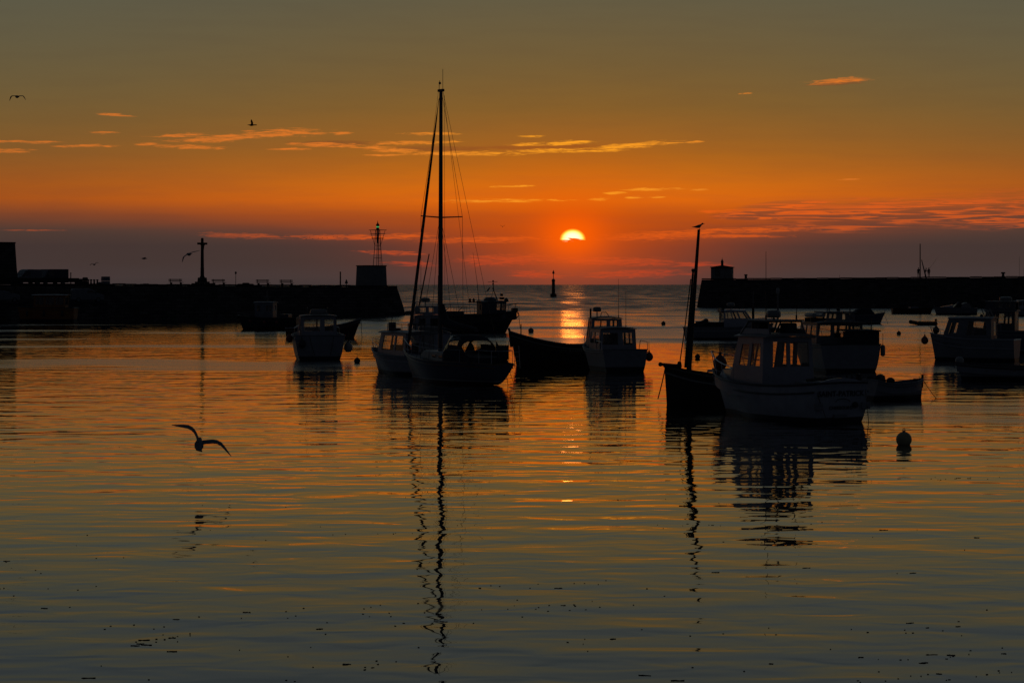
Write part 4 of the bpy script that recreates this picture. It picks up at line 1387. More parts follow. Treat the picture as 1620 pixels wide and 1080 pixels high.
for s in (-1, 1):
    MB().tube([(MX, 0, zs_), (MX - 0.12, s * 1.12, zs_ + 0.05)], [0.035, 0.025], 7).build('spreader', M['alu'], mast)
    for pts in ([(MX - 0.05, s * 0.05, mast_h - 0.1), (MX - 0.12, s * 1.12, zs_ + 0.05), (MX - 0.15, s * 1.15, 1.0)], [(MX, s * 0.05, zs_ - 0.15), (MX + 0.35, s * 1.08, 1.0)], [(MX, s * 0.05, zs_ - 0.15), (MX - 0.7, s * 1.1, 1.0)]):
        MB().tube(pts, 0.010, 4).build('shroud', M['black'], R_)
fs0, fs1 = Vector((3.72, 0, 1.5)), Vector((MX + 0.12, 0, mast_h - 0.35))
jib = [fs0 + (fs1 - fs0) * f for f in (0, 0.02, 0.05, 0.3, 0.6, 0.85, 0.93, 0.95, 1.0)]
MB().tube(jib, [0.02, 0.05, 0.078, 0.072, 0.06, 0.042, 0.03, 0.018, 0.012], 9).build('furled_jib', M['sail'], R_, smooth=True)
MB().lathe([(0.05, 0), (0.13, 0.03), (0.13, 0.15), (0.05, 0.18)], fs0 + Vector((0, 0, -0.04)), 12).build('furling_drum', M['black'], R_, smooth=True)
MB().tube([(3.78, 0.04, 1.45), (MX + 0.14, 0.02, mast_h - 0.05)], 0.008, 4).build('forestay', M['black'], R_)
ropes(R_, [], 0.01)
MB().tube([(MX - 0.2, 0, mast_h), (-3.78, 0.0, 0.95)], 0.009, 4).build('backstay', M['black'], R_)
MB().tube([(MX - 0.25, 0, mast_h - 0.1), (-1.6, 0.0, 2.35)], 0.008, 4).build('topping_lift', M['black'], R_)
for dy in (-0.10, 0.16):
    MB().tube([(MX - 0.18, dy, mast_h - 0.2), (MX - 0.16, dy * 1.4, 2.2)], 0.008, 4).build('halyard', M['black'], R_)
MB().tube([(MX - 0.15, 0, 2.42), (-2.0, 0.0, 2.36)], 0.06, 8).build('boom', M['alu'], R_, smooth=True)
sc = [(MX - 0.14, 0, 3.5), (MX - 0.22, 0, 3.0), (MX - 0.5, 0, 2.68), (-0.4, 0, 2.52), (-1.3, 0, 2.46), (-1.95, 0, 2.42)]
MB().tube(sc, [0.10, 0.19, 0.22, 0.17, 0.13, 0.06], 10).build('sail_cover', M['cloth'], R_, smooth=True)
bow_rail(R_, h, 0.78, 0.55, 3, 0.014, name='pulpit', out=0.1)
life = MB()
for s in (-1, 1):
    prev = None
    for k in range(6):
        t = 0.10 + 0.68 * k / 5
        b0 = h.rail(t, s, 0, 0.05); b1 = h.rail(t, s, 0.55, 0.05)
        life.tube([b0, b1], 0.012, 5)
        if prev is not None:
            life.tube([prev, b1], 0.006, 4)
        prev = b1
life.build('guard_rail', M['steel'], R_)
push = MB()
st = [h.rail(0.12, -1, 0.6, 0.04), h.rail(0.02, -1, 0.6, 0.04), h.rail(0.0, -0.3, 0.6), h.rail(0.0, 0.3, 0.6), h.rail(0.02, 1, 0.6, 0.04), h.rail(0.12, 1, 0.6, 0.04)]
push.tube(st, 0.014, 6)
for p in (st[1], st[4]):
    push.tube([p, p - Vector((0, 0, 0.6))], 0.013, 6)
push.build('pushpit', M['steel'], R_)
MB().box((-3.35, -0.42, 1.42), (0.03, 0.62, 0.62)).build('weather_cloth', M['cloth'], R_)
lad = MB()
for y in (-0.62, -0.9):
    lad.tube([(-3.98, y, 0.75), (-3.88, y, 1.72)], 0.013, 5)
for z in (0.85, 1.05, 1.25, 1.45):
    lad.tube([(-3.96 + (z - .75) * .1, -0.62, z), (-3.96 + (z - .75) * .1, -0.9, z)], 0.012, 5)
lad.build('boarding_ladder', M['steel'], R_)
ropes(R_, [((-3.7, -0.45, 0.9), (-3.75, -0.75, 0.0)), ((-3.7, -0.3, 0.9), (-3.85, -0.35, 0.0))], 0.01, 'stern_line')

# --- white motor boat tucked behind the yacht
R_ = boat_root('motor_boat', 'white cabin boat with a roof rail lying close behind the tall yacht', 'boat', 645, 591.6, 125)
h = Hull(6.6, 2.4, 1.22, 0.92, 0.9, rake=0.75, tr=0.85, flare=0.25, bow_p=2.3, drop=0.3)
h.build(R_, HULLS['white'], M['deck'], M['grey'], rub=0.12)
cabin(R_, -1.2, 1.7, 0.98, 0.86, 0.75, 2.02, M['white'], M['cream'], front=[(0.06, 0.47, 0.3, 0.9), (0.53, 0.94, 0.3, 0.9)],
      side=[(0.06, 0.36, 0.34, 0.9), (0.42, 0.86, 0.34, 0.9)], back=[(0.08, 0.5, 0.3, 0.92), (0.56, 0.92, 0.15, 0.92)], rf=0.35, over=(0.2, 0.35, 0.08), narrow=0.8)
helm(R_, 0.8, -0.35, 0.62)
rr = MB()
for y in (-0.7, 0.7):
    rr.tube([(-1.2, y, 2.12), (-1.2, y, 2.45), (0.9, y * .85, 2.45), (0.9, y * .85, 2.12)], 0.02, 6)
    for x in (-0.5, 0.3):
        rr.tube([(x, y * .93, 2.12), (x, y * .93, 2.45)], 0.016, 6)
rr.tube([(-1.2, -0.7, 2.45), (-1.2, 0.7, 2.45)], 0.02, 6)
rr.build('roof_rail', M['black'], R_)
MB().box((0.95, 0.3, 2.34), (0.3, 0.3, 0.4)).build('searchlight_box', M['black'], R_, bevel=0.04)
MB().box((0.55, 0.4, 2.2), (0.7, 0.3, 0.12)).build('life_raft_case', M['black'], R_, bevel=0.03)
whip(R_, 0.2, 0.8, 2.1, 3.6, 0.01)
bow_rail(R_, h, 0.7, 0.5, 3)
MB().box((-0.2, 0.55, 1.15), (1.2, 0.5, 0.6)).build('berth', M['cloth'], R_, bevel=0.06)

# --- wheelhouse boat behind it
R_ = boat_root('fishing_boat', 'white fishing boat with a two-storey wheelhouse behind the yacht mast', 'boat', 677, 556.4, 96)
h = Hull(7.4, 2.7, 1.7, 1.25, 1.25, rake=0.7, tr=0.9, flare=0.2, drop=0.35)
h.build(R_, HULLS['white'], M['deck'], M['grey'], rub=0.2)
cabin(R_, -0.3, 1.9, 0.92, 0.86, 0.95, 2.32, M['white'], M['white'], front=[(0.08, 0.46, 0.4, 0.9), (0.54, 0.92, 0.4, 0.9)], side=[(0.1, 0.45, 0.4, 0.88), (0.55, 0.9, 0.4, 0.88)],
      back=[(0.10, 0.42, 0.45, 0.9), (0.60, 0.86, 0.45, 0.9)], rf=0.2)
panel(R_, 'flybridge_coaming', (-0.2, -0.84, 2.45), (-0.2, 0.84, 2.45), (-0.2, 0.84, 3.0), (-0.2, -0.84, 3.0), [(0.30, 0.47, 0.25, 0.85), (0.6, 0.82, 0.25, 0.85)], M['white'], 0.05)
for s in (-1, 1):
    panel(R_, 'flybridge_coaming', (-0.2, s * .85, 2.45), (1.5, s * .85, 2.45), (1.3, s * .82, 2.95), (-0.2, s * .82, 2.95), [], M['white'], 0.05)
fr_ = MB()
for s in (-1, 1):
    fr_.tube([(-0.2, s * .8, 2.95), (-0.2, s * .8, 3.25), (1.0, s * .75, 3.25), (1.3, s * .78, 2.95)], 0.022, 6)
fr_.tube([(-0.2, -.8, 3.25), (-0.2, .8, 3.25)], 0.022, 6)
fr_.build('flybridge_rail', M['steel'], R_)
radar(R_, 0.4, 0.15, 3.0, 0.28, 0.32)
MB().tube([(0.8, -0.75, 2.5), (0.75, -0.75, 5.0)], [0.06, 0.04], 8).build('signal_mast', M['black'], R_)
MB().tube([(0.9, 0.6, 2.6), (0.3, -0.1, 6.4)], [0.05, 0.035], 8).build('derrick', M['black'], R_)
helm(R_, 1.2, -0.3, 0.95)
MB().lathe([(0.16, -0.05), (0.2, 0), (0.16, 0.05)], (-0.42, 0.72, 2.75), 10, axis=Vector((1, 0, 0))).build('deck_light', M['palebuoy'], R_)
whip(R_, 0.2, 0.7, 3.0, 5.2, 0.012)
MB().box((-1.9, 0, 1.35), (1.2, 1.5, 0.7)).build('net_bin', M['cream'], R_, bevel=0.05)

# --- black trawler, bow to the right
R_ = boat_root('fishing_boat', 'black trawler with mast gear and wheelhouse well forward, seen beyond the yacht', 'boat', 738, 527, 15)
h = Hull(9.6, 3.1, 2.0, 1.62, 1.75, rake=1.5, tr=0.85, flare=0.2, draft=0.8, drop=0.75, bow_p=2.4)
h.build(R_, HULLS['black'], M['tar'], M['black'], rub=0.3, trim_r=0.06)
cabin(R_, 1.2, 3.45, 1.0, 0.95, 1.3, 2.82, M['dark'], M['dark'], front=[(0.06, 0.33, 0.5, 0.92), (0.37, 0.63, 0.5, 0.92), (0.67, 0.94, 0.5, 0.92)],
      side=[(0.60, 0.76, 0.52, 0.92), (0.80, 0.96, 0.52, 0.92)], back=[(0.2, 0.4, 0.55, 0.85)], rf=-0.08, narrow=0.8, over=(0.22, 0.05, 0.08))
MB().lathe([(0.62, 0), (0.6, 0.2), (0.4, 0.36), (0.1, 0.4)], (2.2, 0, 2.88), 14).build('roof_locker', M['dark'], R_, smooth=True)
MB().box((0.75, 0, 2.8), (1.1, 0.5, 0.1)).build('roof_extension', M['dark'], R_)
for x in (0.35, 0.7):
    MB().lathe([(0.10, 0), (0.12, 0.2), (0.05, 0.3)], (x, 0.1, 2.85), 8).build('deck_lamp', M['black'], R_)
ms = MB().tube([(3.0, 0.3, 2.9), (2.55, 0.1, 3.9), (2.5, 0.05, 4.8)], [0.05, 0.045, 0.03], 7).tube([(2.2, -0.3, 3.0), (2.5, 0.05, 3.9)], 0.025, 6)
ms.tube([(2.0, 0, 4.62), (2.9, 0.0, 4.66)], 0.018, 5)
for z in (4.05, 4.45, 4.7):
    ms.ball((2.5, 0.05, z), 0.09, 8)
ms.build('mast_gear', M['black'], R_)
MB().box((2.05, 0, 3.95), (0.10, 0.04, 0.45), rot=Matrix.Rotation(0.7, 3, 'Y')).build('radar_reflector', M['black'], R_)
MB().box((3.3, 0, 3.15), (0.42, 0.34, 0.22)).build('searchlight', M['black'], R_, bevel=0.05)
MB().lathe([(0.12, 0), (0.15, 0.12), (0.1, 0.24)], (3.28, 0, 3.35), 10).build('siren', M['black'], R_)
MB().ball((3.62, -0.4, 2.98), 0.2, 10).build('fog_lamp', M['black'], R_)
sr = MB()
for s in (-1, 1):
    prev = None
    for k in range(6):
        t = 0.04 + 0.5 * k / 5
        b0, b1 = h.rail(t, s, 0, 0.05), h.rail(t, s, 0.72, 0.05)
        sr.tube([b0, b1], 0.018, 5)
        if prev is not None:
            sr.tube([prev, b1], 0.016, 5)
        prev = b1
for x in (-2.6, -1.4):
    sr.tube([(x, -1.2, 1.7), (x + 0.7, -1.25, 2.35)], 0.03, 6)
sr.build('side_rail', M['black'], R_)
bow_rail(R_, h, 0.80, 0.72, 3, 0.02, M['black'])
MB().box((4.5, 0, 2.12), (0.5, 0.7, 0.3)).build('windlass', M['black'], R_, bevel=0.06)
MB().tube([(4.75, 0.1, 1.95), (4.95, 0.1, 1.6), (4.7, 0.1, 1.35)], 0.05, 6).build('anchor', M['galv'], R_)
ropes(R_, [((4.85, -0.1, 1.9), (5.0, -0.1, 0.4))], 0.022, 'anchor_line')
MB().box((-1.2, 0, 1.55), (1.6, 1.4, 0.9)).build('fish_hold', M['dark'], R_, bevel=0.05)
whip(R_, 1.3, 0.6, 2.9, 7.3, 0.02, -0.55)

# --- small trawler in front of the left pier, bow left
R_ = boat_root('fishing_boat', 'small dark fishing boat with a grey wheelhouse lying under the left pier', 'boat', 424, 521, 170)
h = Hull(6.2, 2.4, 1.35, 1.12, 1.15, rake=0.7, tr=0.8, drop=0.4, flare=0.1)
h.build(R_, HULLS['black'], M['tar'], M['black'], rub=0.3, trim_r=0.05)
cabin(R_, -0.7, 1.1, 0.8, 0.76, 0.85, 2.6, M['grey'], M['grey'], front=[(0.1, 0.46, 0.55, 0.85), (0.54, 0.9, 0.55, 0.85)], side=[(0.08, 0.2, 0.56, 0.86), (0.24, 0.38, 0.56, 0.86), (0.68, 0.88, 0.56, 0.86)], back=[(0.2, 0.45, 0.55, 0.85)], rf=-0.05)
gm_ = MB().tube([(0.1, 0, 2.68), (0.1, 0, 3.75)], 0.035, 6)
gm_.tube([(-0.2, 0.1, 2.7), (0.1, 0, 3.4)], 0.02, 5).tube([(0.4, 0.1, 2.7), (0.1, 0, 3.4)], 0.02, 5).tube([(-0.25, 0, 3.2), (0.45, 0, 3.25)], 0.02, 5)
gm_.build('mast_gear', M['cream'], R_)
MB().lathe([(0.1, -0.45), (0.14, -0.4), (0.14, 0.4), (0.1, 0.45)], (3.0, 0, 1.28), 10, axis=Vector((0, 1, 0))).build('bow_roller', M['black'], R_)
MB().box((3.05, 0.3, 1.15), (0.3, 0.1, 0.4)).box((3.05, -0.3, 1.15), (0.3, 0.1, 0.4)).build('roller_bracket', M['black'], R_)
MB().box((-1.8, 0, 1.2), (0.9, 1.4, 0.6)).build('fish_boxes', M['dark'], R_, bevel=0.03)
bow_rail(R_, h, 0.62, 0.3, 4, 0.02, M['galv'])
ropes(R_, [((3.0, 0.2, 1.1), (3.2, 0.3, -0.1))], 0.015)
for t, lab in ((0.75, 'dull red round fender near the bow of the small dark fishing boat'), (0.5, 'dull red round fender below the grey wheelhouse of the small dark fishing boat'), (0.3, 'dull red round fender near the stern of the small dark fishing boat')):
    hang(R_, h.rail(t, 1, -0.4, -0.14), lab, 0.14, group='red fenders on the small dark fishing boat')

# --- red boat whose bow shows beyond the stern-on cabin boat
R_ = boat_root('fishing_boat', 'red hulled boat with a raised bow behind the stern-on boat of round fenders', 'boat', 512, 535, 4)
h = Hull(6.2, 2.3, 1.62, 0.88, 0.80, rake=0.75, tr=0.7, drop=0.4, flare=0.1)
h.build(R_, HULLS['red'], M['deck'], M['grey'], rub=0.2, trim_r=0.045)
MB().box((-1.2, 0, 0.72), (0.9, 1.2, 0.4)).build('engine_box', M['tar'], R_, bevel=0.04)
for x in (-2.0, 0.2):
    MB().box((x, 0, 0.66), (0.24, 1.9, 0.05)).build('thwart', M['wood'], R_)
MB().tube([(1.0, 0, 0.8), (1.0, 0, 1.75)], 0.03, 6).build('samson_post', M['black'], R_)
MB().tube([(2.9, 0.02, 1.4), (3.0, 0.02, 1.55)], 0.05, 6).build('stem_head', M['grey'], R_)
ropes(R_, [((3.05, 0, 1.5), (3.15, 0.1, -0.15))], 0.02)

# --- stern-on cabin boat with round fenders (left)
R_ = boat_root('motor_boat', 'white cabin boat seen stern-on with a red fender at one quarter', 'boat', 502, 566.7, 97)
h = Hull(7.6, 3.1, 1.75, 1.38, 1.42, rake=0.8, tr=0.93, tr_rake=0.08, flare=0.3, drop=0.35, full=0.14)
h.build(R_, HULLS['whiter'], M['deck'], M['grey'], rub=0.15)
cabin(R_, -1.9, 0.9, 1.1, 1.05, 1.05, 2.52, M['white'], M['cream'], front=[(0.03, 0.48, 0.36, 0.95), (0.52, 0.97, 0.36, 0.95)], side=[(0.1, 0.5, 0.42, 0.9), (0.55, 0.85, 0.42, 0.9)],
      back=[(0.09, 0.33, 0.42, 0.9), (0.46, 0.90, 0.42, 0.9)], rf=0.3, over=(0.15, 0.2, 0.06), roof_t=0.05)
helm(R_, 0.1, -0.45, 1.0)
MB().box((-1.0, 0.55, 1.35), (0.8, 0.5, 0.6)).build('locker', M['wood'], R_, bevel=0.04)
bow_rail(R_, h, 0.62, 0.5, 4)
MB().tube([(-2.0, 1.0, 1.4), (-2.0, 1.0, 1.9), (-3.4, 1.25, 1.9), (-3.4, 1.25, 1.4)], 0.02, 6).build('side_rail', M['steel'], R_)
ropes(R_, [((-3.8, 0.6, 1.4), (-3.82, 0.3, 0.3)), ((-3.8, -0.8, 1.4), (-3.82, -0.6, 0.3))], 0.014, 'stern_line')
whip(R_, -0.5, 0.7, 2.6, 4.2, 0.01)
MB().box((-0.4, -0.05, 2.80), (0.7, 1.05, 0.26), taper=0.85).build('roof_box', M['cream'], R_, bevel=0.05)
rk = MB()
for y in (-0.6, 0.6):
    rk.tube([(-1.0, y, 2.6), (-1.0, y, 3.02), (0.3, y, 3.02), (0.3, y, 2.6)], 0.016, 6)
rk.build('roof_rack', M['galv'], R_)
hang(R_, (-2.2, 1.72, 1.22), 'large round red fender at the corner of the stern-on cabin boat', 0.22, hang_=0.35)
hang(R_, (-3.98, 1.05, 0.95), 'round black fender hanging over the transom of the stern-on cabin boat', 0.24, 'black', hang_=0.5)
hang(R_, (-3.2, -1.68, 0.72), 'pale round fender hanging low on the side of the stern-on cabin boat', 0.27, 'palebuoy', hang_=0.6)

# --- dark wooden open boat between yacht and cabin boat
R_ = boat_root('open_boat', 'dark wooden open boat with a tall stem and pale inner rail', 'boat', 894, 576.8, 199)
h = Hull(6.5, 2.1, 1.86, 1.08, 1.22, rake=0.5, tr=0.55, tr_rake=0.15, drop=0.5, bow_p=2.0, draft=0.5, thick=0.06)
h.build(R_, HULLS['tar'], M['deck'], M['cream'], rub=0.22, trim_r=0.04)
for x in (-1.6, -0.2, 1.2):
    t = x / 6.5 + 0.5
    MB().box((x, 0, h.sheer(t) - 0.2), (0.26, h.half(t) * 2 - 0.16, 0.04)).build('thwart', M['wood'], R_)
MB().tube([(3.12, 0, 1.0), (3.22, 0, 1.86), (3.28, 0, 2.02)], [0.07, 0.07, 0.06], 8).build('stem_head', M['tar'], R_)
strokes = MB()
for x in (0.55, 0.42, 0.30, 0.05, -0.10, -0.24, -0.36, -0.48, -0.6):
    t = x / 6.5 + 0.5
    q = 0.80
    p = h.point(t, q, 1)
    strokes.box(p + Vector((0, 0.02, 0)), (0.05, 0.012, 0.10 if int(x * 100) % 2 else 0.07))
strokes.build('registration_marks', M['cream'], R_)
MB().tube([(2.6, 0.1, 1.2), (2.6, 0.1, 2.25)], 0.03, 6).build('mooring_bitt', M['tar'], R_)
ropes(R_, [((3.2, 0, 1.6), (3.6, 0.2, -0.1))], 0.014)

# --- stern-on two-tier cabin boat
R_ = boat_root('motor_boat', 'pale two-tier cabin boat seen stern-on beside the dark open boat', 'boat', 962, 584.3, 103)
h = Hull(6.6, 2.45, 1.52, 1.05, 1.10, rake=0.8, tr=0.94, tr_rake=0.05, flare=0.3, drop=0.3, full=0.12)
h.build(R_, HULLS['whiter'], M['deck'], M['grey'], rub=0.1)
cabin(R_, -1.9, 0.2, 1.0, 0.92, 0.8, 2.12, M['white'], M['grey'], front=[(0.03, 0.97, 0.36, 0.95)], side=[(0.1, 0.5, 0.45, 0.88), (0.56, 0.9, 0.45, 0.88)],
      back=[(0.10, 0.36, 0.40, 0.86), (0.50, 0.92, 0.40, 0.86)], rf=0.0, over=(0.05, 0.15, 0.06), roof_t=0.05)
cabin(R_, 0.26, 1.75, 0.90, 0.8, 1.2, 2.62, M['white'], M['cream'], front=[(0.04, 0.48, 0.06, 0.92), (0.52, 0.96, 0.06, 0.92)], side=[(0.1, 0.45, 0.3, 0.92), (0.52, 0.88, 0.3, 0.92)],
      back=[(0.05, 0.95, 0.03, 0.58), (0.12, 0.38, 0.70, 0.94), (0.5, 0.9, 0.70, 0.94)], rf=0.35, over=(0.1, 0.1, 0.06), roof_t=0.05, narrow=0.85)
helm(R_, 1.0, -0.35, 1.15)
radar(R_, 0.9, 0.35, 2.7, 0.28, 0.22)
MB().tube([(0.7, 0.75, 2.66), (0.7, 0.75, 3.15)], 0.05, 6).build('exhaust_stub', M['black'], R_)
MB().tube([(0.8, -0.3, 2.7), (0.9, -0.15, 2.95), (0.9, 0.1, 2.95), (0.8, 0.2, 2.7)], 0.02, 6).build('roof_hoop', M['galv'], R_)
whip(R_, 0.5, -0.7, 2.65, 4.7, 0.010)
whip(R_, -0.2, -0.9, 2.15, 4.1, 0.010)
bow_rail(R_, h, 0.62, 0.55, 4)
rl = MB().tube([(-1.9, -1.12, 1.1), (-2.0, -1.16, 1.55), (-3.1, -1.2, 1.5), (-3.2, -1.2, 1.1)], 0.018, 6).tube([(-1.9, 1.12, 1.1), (-2.0, 1.16, 1.55), (-3.1, 1.2, 1.5), (-3.2, 1.2, 1.1)], 0.018, 6).build('side_rail', M['steel'], R_)
hang(R_, (-2.7, -1.42, 0.72), 'dull orange round fender on the side of the two-tier cabin boat', 0.21, 'red', hang_=0.5)

# --- wooden sailing boat with raked bare mast
R_ = boat_root('wooden_sailboat', 'dark wooden sailing boat with a thick raked bare mast and a gull on top', 'sailboat', 1173, 641.5, 155)
h = Hull(6.0, 1.9, 1.38, 0.95, 1.05, rake=0.12, tr=0.6, tr_rake=0.2, drop=0.35, bow_p=1.9, draft=0.6, thick=0.06)
h.build(R_, HULLS['tar'], M['deck'], M['tar'], rub=0.16, trim_r=0.045)
for s in (-1, 1):
    pts = [h.point(i / 20, 0.86, s) + Vector((0, s * 0.012, 0)) for i in range(21)]
    MB().tube(pts, 0.045, 5).build('pale_strake', M['cream'], R_, smooth=True)
MB().tube([(2.3, 0.1, 1.40), (3.08, 0.1, 1.46)], [0.07, 0.055], 8).build('bowsprit', M['tar'], R_)
MB().ball((3.12, 0.1, 1.46), 0.085, 8).build('sprit_cap', M['tar'], R_)
MBX = 2.05
mast_top = (MBX - 0.30, -0.33, 6.42)
mst = MB().tube([(MBX, 0, 0.6), (MBX - 0.02, -0.02, 1.5), (MBX - 0.28, -0.33, 6.42)], [0.10, 0.095, 0.05], 10).build('mast', M['tar'], R_, smooth=True)
MB().tube([(MBX + 0.10, 0.06, 1.35), (MBX - 0.12, -0.15, 4.9)], [0.05, 0.038], 8).build('lashed_yard', M['tar'], R_, smooth=True)
MB().lathe([(0.10, -0.06), (0.13, 0), (0.10, 0.06)], (MBX - 0.16, -0.19, 4.92), 8).build('yard_collar', M['black'], R_)
ropes(R_, [((MBX - 0.03, -0.15, 4.6), (2.35, 0.15, 1.45)), ((2.9, 0.1, 1.45), (3.1, 0.4, 0.2))], 0.022, 'stay')
MB().lathe([(0.06, 0), (0.09, 0.08), (0.06, 0.18)], (2.35, 0.15, 1.4), 8).build('deadeye', M['black'], R_)
for x in (-1.5, 0.0):
    t = x / 6.0 + 0.5
    MB().box((x, 0, h.sheer(t) - 0.18), (0.26, h.half(t) * 2 - 0.14, 0.04)).build('thwart', M['wood'], R_)
PERCH = to_world(R_, (MBX - 0.28, -0.33, 6.42))

# --- white sport boat by the right pier
R_ = boat_root('sport_boat', 'white sport fishing boat with sloping windscreen anchored off the right pier', 'boat', 1155, 537, 8)
h = Hull(7.2, 2.5, 1.28, 0.98, 0.98, rake=1.0, tr=0.92, drop=0.35, flare=0.3)
h.build(R_, HULLS['grey'], M['deck'], M['grey'], rub=0.1)
cabin(R_, -0.7, 2.2, 0.95, 0.85, 0.85, 2.28, M['white'], M['white'], front=[(0.05, 0.47, 0.5, 0.95), (0.53, 0.95, 0.5, 0.95)], side=[(0.06, 0.30, 0.58, 0.94), (0.33, 0.55, 0.58, 0.94), (0.61, 0.95, 0.58, 0.94)],
      back=[(0.08, 0.5, 0.5, 0.9), (0.58, 0.92, 0.2, 0.9)], rf=1.05, over=(0.05, 0.25, 0.05), narrow=0.7, roof_t=0.06)
MB().add([(2.0, -0.6, 1.0), (2.0, 0.6, 1.0), (3.2, 0.25, 1.15), (3.2, -0.25, 1.15), (1.6, -0.55, 1.62), (1.6, 0.55, 1.62), (2.9, 0.2, 1.35), (2.9, -0.2, 1.35)],
         [(4, 5, 6, 7), (0, 4, 7, 3), (1, 2, 6, 5), (3, 7, 6, 2)]).build('foredeck_coaming', M['white'], R_)
radar(R_, 0.05, 0, 2.36, 0.32, 0.34)
MB().box((-0.75, 0, 2.35), (0.25, 1.4, 0.3)).build('light_bar', M['black'], R_, bevel=0.03)
whip(R_, 0.9, 0.5, 2.35, 3.0, 0.012)
bow_rail(R_, h, 0.66, 0.6, 4, 0.018)
hp = MB()
rnd = random.Random(9)
for k in range(7):
    x = -2.9 + k * 0.33
    hp.box((x, rnd.uniform(-.4, .4), 1.1 + 0.12 * rnd.random()), (0.45, 0.9, 0.3 + 0.35 * rnd.random()), rz=rnd.random())
hp.box((-2.3, 0, 1.35), (1.0, 0.7, 0.25), rot=Matrix.Rotation(-0.5, 3, 'Y'))
hp.build('net_heap', M['cloth'], R_, bevel=0.05)
pl = MB().tube([(-3.2, -0.6, 0.9), (-3.2, -0.6, 2.4)], 0.02, 5).box((-3.15, -0.6, 2.45), (0.02, 0.3, 0.3)).build('marker_flag', M['black'], R_)
MB().tube([(-3.5, 0.8, 1.0), (-3.5, 0.8, 1.3), (-2.8, 0.95, 1.3)], 0.02, 5).build('stern_rail', M['steel'], R_)

# --- cabin cruiser behind SAINT-PATRICK
R_ = boat_root('cabin_cruiser', 'bulky pale cabin cruiser with a dinghy on its roof behind the SAINT-PATRICK boat', 'boat', 1307, 583.4, 100)
h = Hull(8.2, 3.3, 1.75, 1.32, 1.36, rake=0.9, tr=0.95, tr_rake=0.04, drop=0.4, flare=0.25, full=0.12)
h.build(R_, HULLS['grey'], M['deck'], M['black'], rub=0.12)
cabin(R_, -2.3, 1.7, 1.28, 1.2, 1.1, 2.42, M['grey'], M['cream'], front=[(0.03, 0.48, 0.34, 0.95), (0.52, 0.97, 0.34, 0.95)], side=[(0.06, 0.34, 0.42, 0.9), (0.38, 0.62, 0.42, 0.9), (0.66, 0.92, 0.42, 0.9)],
      back=[(0.05, 0.26, 0.40, 0.88), (0.31, 0.62, 0.44, 0.9), (0.70, 0.95, 0.48, 0.92)], rf=0.6, over=(0.1, 0.3, 0.1), roof_t=0.06, narrow=0.85)
helm(R_, 0.8, -0.5, 1.0)
MB().box((-0.9, 0.35, 1.5), (0.7, 1.0, 0.5)).build('settee', M['cloth'], R_, bevel=0.08)
zb = 2.52
panel(R_, 'flybridge_back', (-1.6, -1.05, zb), (-1.6, 0.5, zb), (-1.6, 0.45, zb + 0.42), (-1.6, -1.0, zb + 0.42), [(0.06, 0.18, 0.2, 0.85), (0.34, 0.44, 0.2, 0.85), (0.66, 0.92, 0.2, 0.85)], M['grey'], 0.05)
panel(R_, 'flybridge_front', (0.6, -1.0, zb), (0.6, 0.5, zb), (0.3, 0.45, zb + 0.42), (0.3, -0.95, zb + 0.42), [(0.06, 0.30, 0.2, 0.9), (0.36, 0.62, 0.2, 0.9), (0.68, 0.94, 0.2, 0.9)], M['grey'], 0.05)
MB().box((-0.65, -0.27, zb + 0.46), (2.2, 1.6, 0.07)).build('flybridge_top', M['grey'], R_, bevel=0.03)
tn = MB()
for i in range(9):
    pass
th = Hull(1.9, 0.62, 0.34, 0.26, 0.26, rake=0.2, tr=0.8, drop=0.15, draft=0.05)
rows = MB()
N_ = 12
for s in (-1, 1):
    rows.tube([Vector((th.x(i / N_, 0.3) - 0.7, 0.92 + s * th.half(i / N_), zb + 0.30)) for i in range(N_ + 1)], 0.11, 8)
rows.box((-0.75, 0.92, zb + 0.26), (1.5, 0.45, 0.08))
rows.build('roof_dinghy', M['palebuoy'], R_, smooth=True)
for x in (-1.3, -0.3):
    MB().box((x, 0.9, zb + 0.06), (0.06, 0.7, 0.22)).build('dinghy_chock', M['black'], R_)
for (x, y, z1) in ((-0.8, 0.2, 4.4), (-0.4, -0.6, 4.9), (0.1, -0.2, 3.9), (-1.2, -0.9, 4.0)):
    whip(R_, x, y, zb + 0.48 if y < 0.4 else zb, z1, 0.011)
MB().lathe([(0.05, 0), (0.09, 0.1), (0.05, 0.2)], (-1.2, -0.25, zb + 0.5), 8).build('mast_lamp', M['black'], R_)
# aft awning edge and bulwark
MB().add([(-2.2, -1.55, 2.06), (-2.2, 0.1, 2.06), (-4.0, 0.1, 2.02), (-4.0, -1.62, 2.02), (-2.2, -1.55, 2.12), (-2.2, 0.1, 2.12), (-4.0, 0.1, 2.08), (-4.0, -1.62, 2.08)],
         [(0, 1, 2, 3), (7, 6, 5, 4), (0, 4, 5, 1), (1, 5, 6, 2), (2, 6, 7, 3), (3, 7, 4, 0)]).build('aft_awning', M['cloth'], R_)
MB().box((-3.9, -0.6, 1.68), (0.06, 1.9, 0.7)).build('awning_curtain', M['cloth'], R_)
for y in (-1.5, 0.0):
    MB().tube([(-3.9, y, 1.3), (-3.9, y, 2.05)], 0.025, 6).build('awning_pole', M['steel'], R_)
MB().tube([(-3.7, -1.2, 2.1), (-3.7, -1.2, 2.75)], 0.03, 6).build('stern_staff', M['black'], R_)
MB().tube([(-3.6, -0.3, 2.1), (-3.6, -0.3, 2.75)], 0.014, 6).build('stern_staff', M['black'], R_)
bow_rail(R_, h, 0.62, 0.5, 4)
hang(R_, (-3.8, -1.78, 1.05), 'grey sausage fender at the corner of the bulky cabin cruiser', 0.12, 'grey', 'sausage', hang_=0.6)

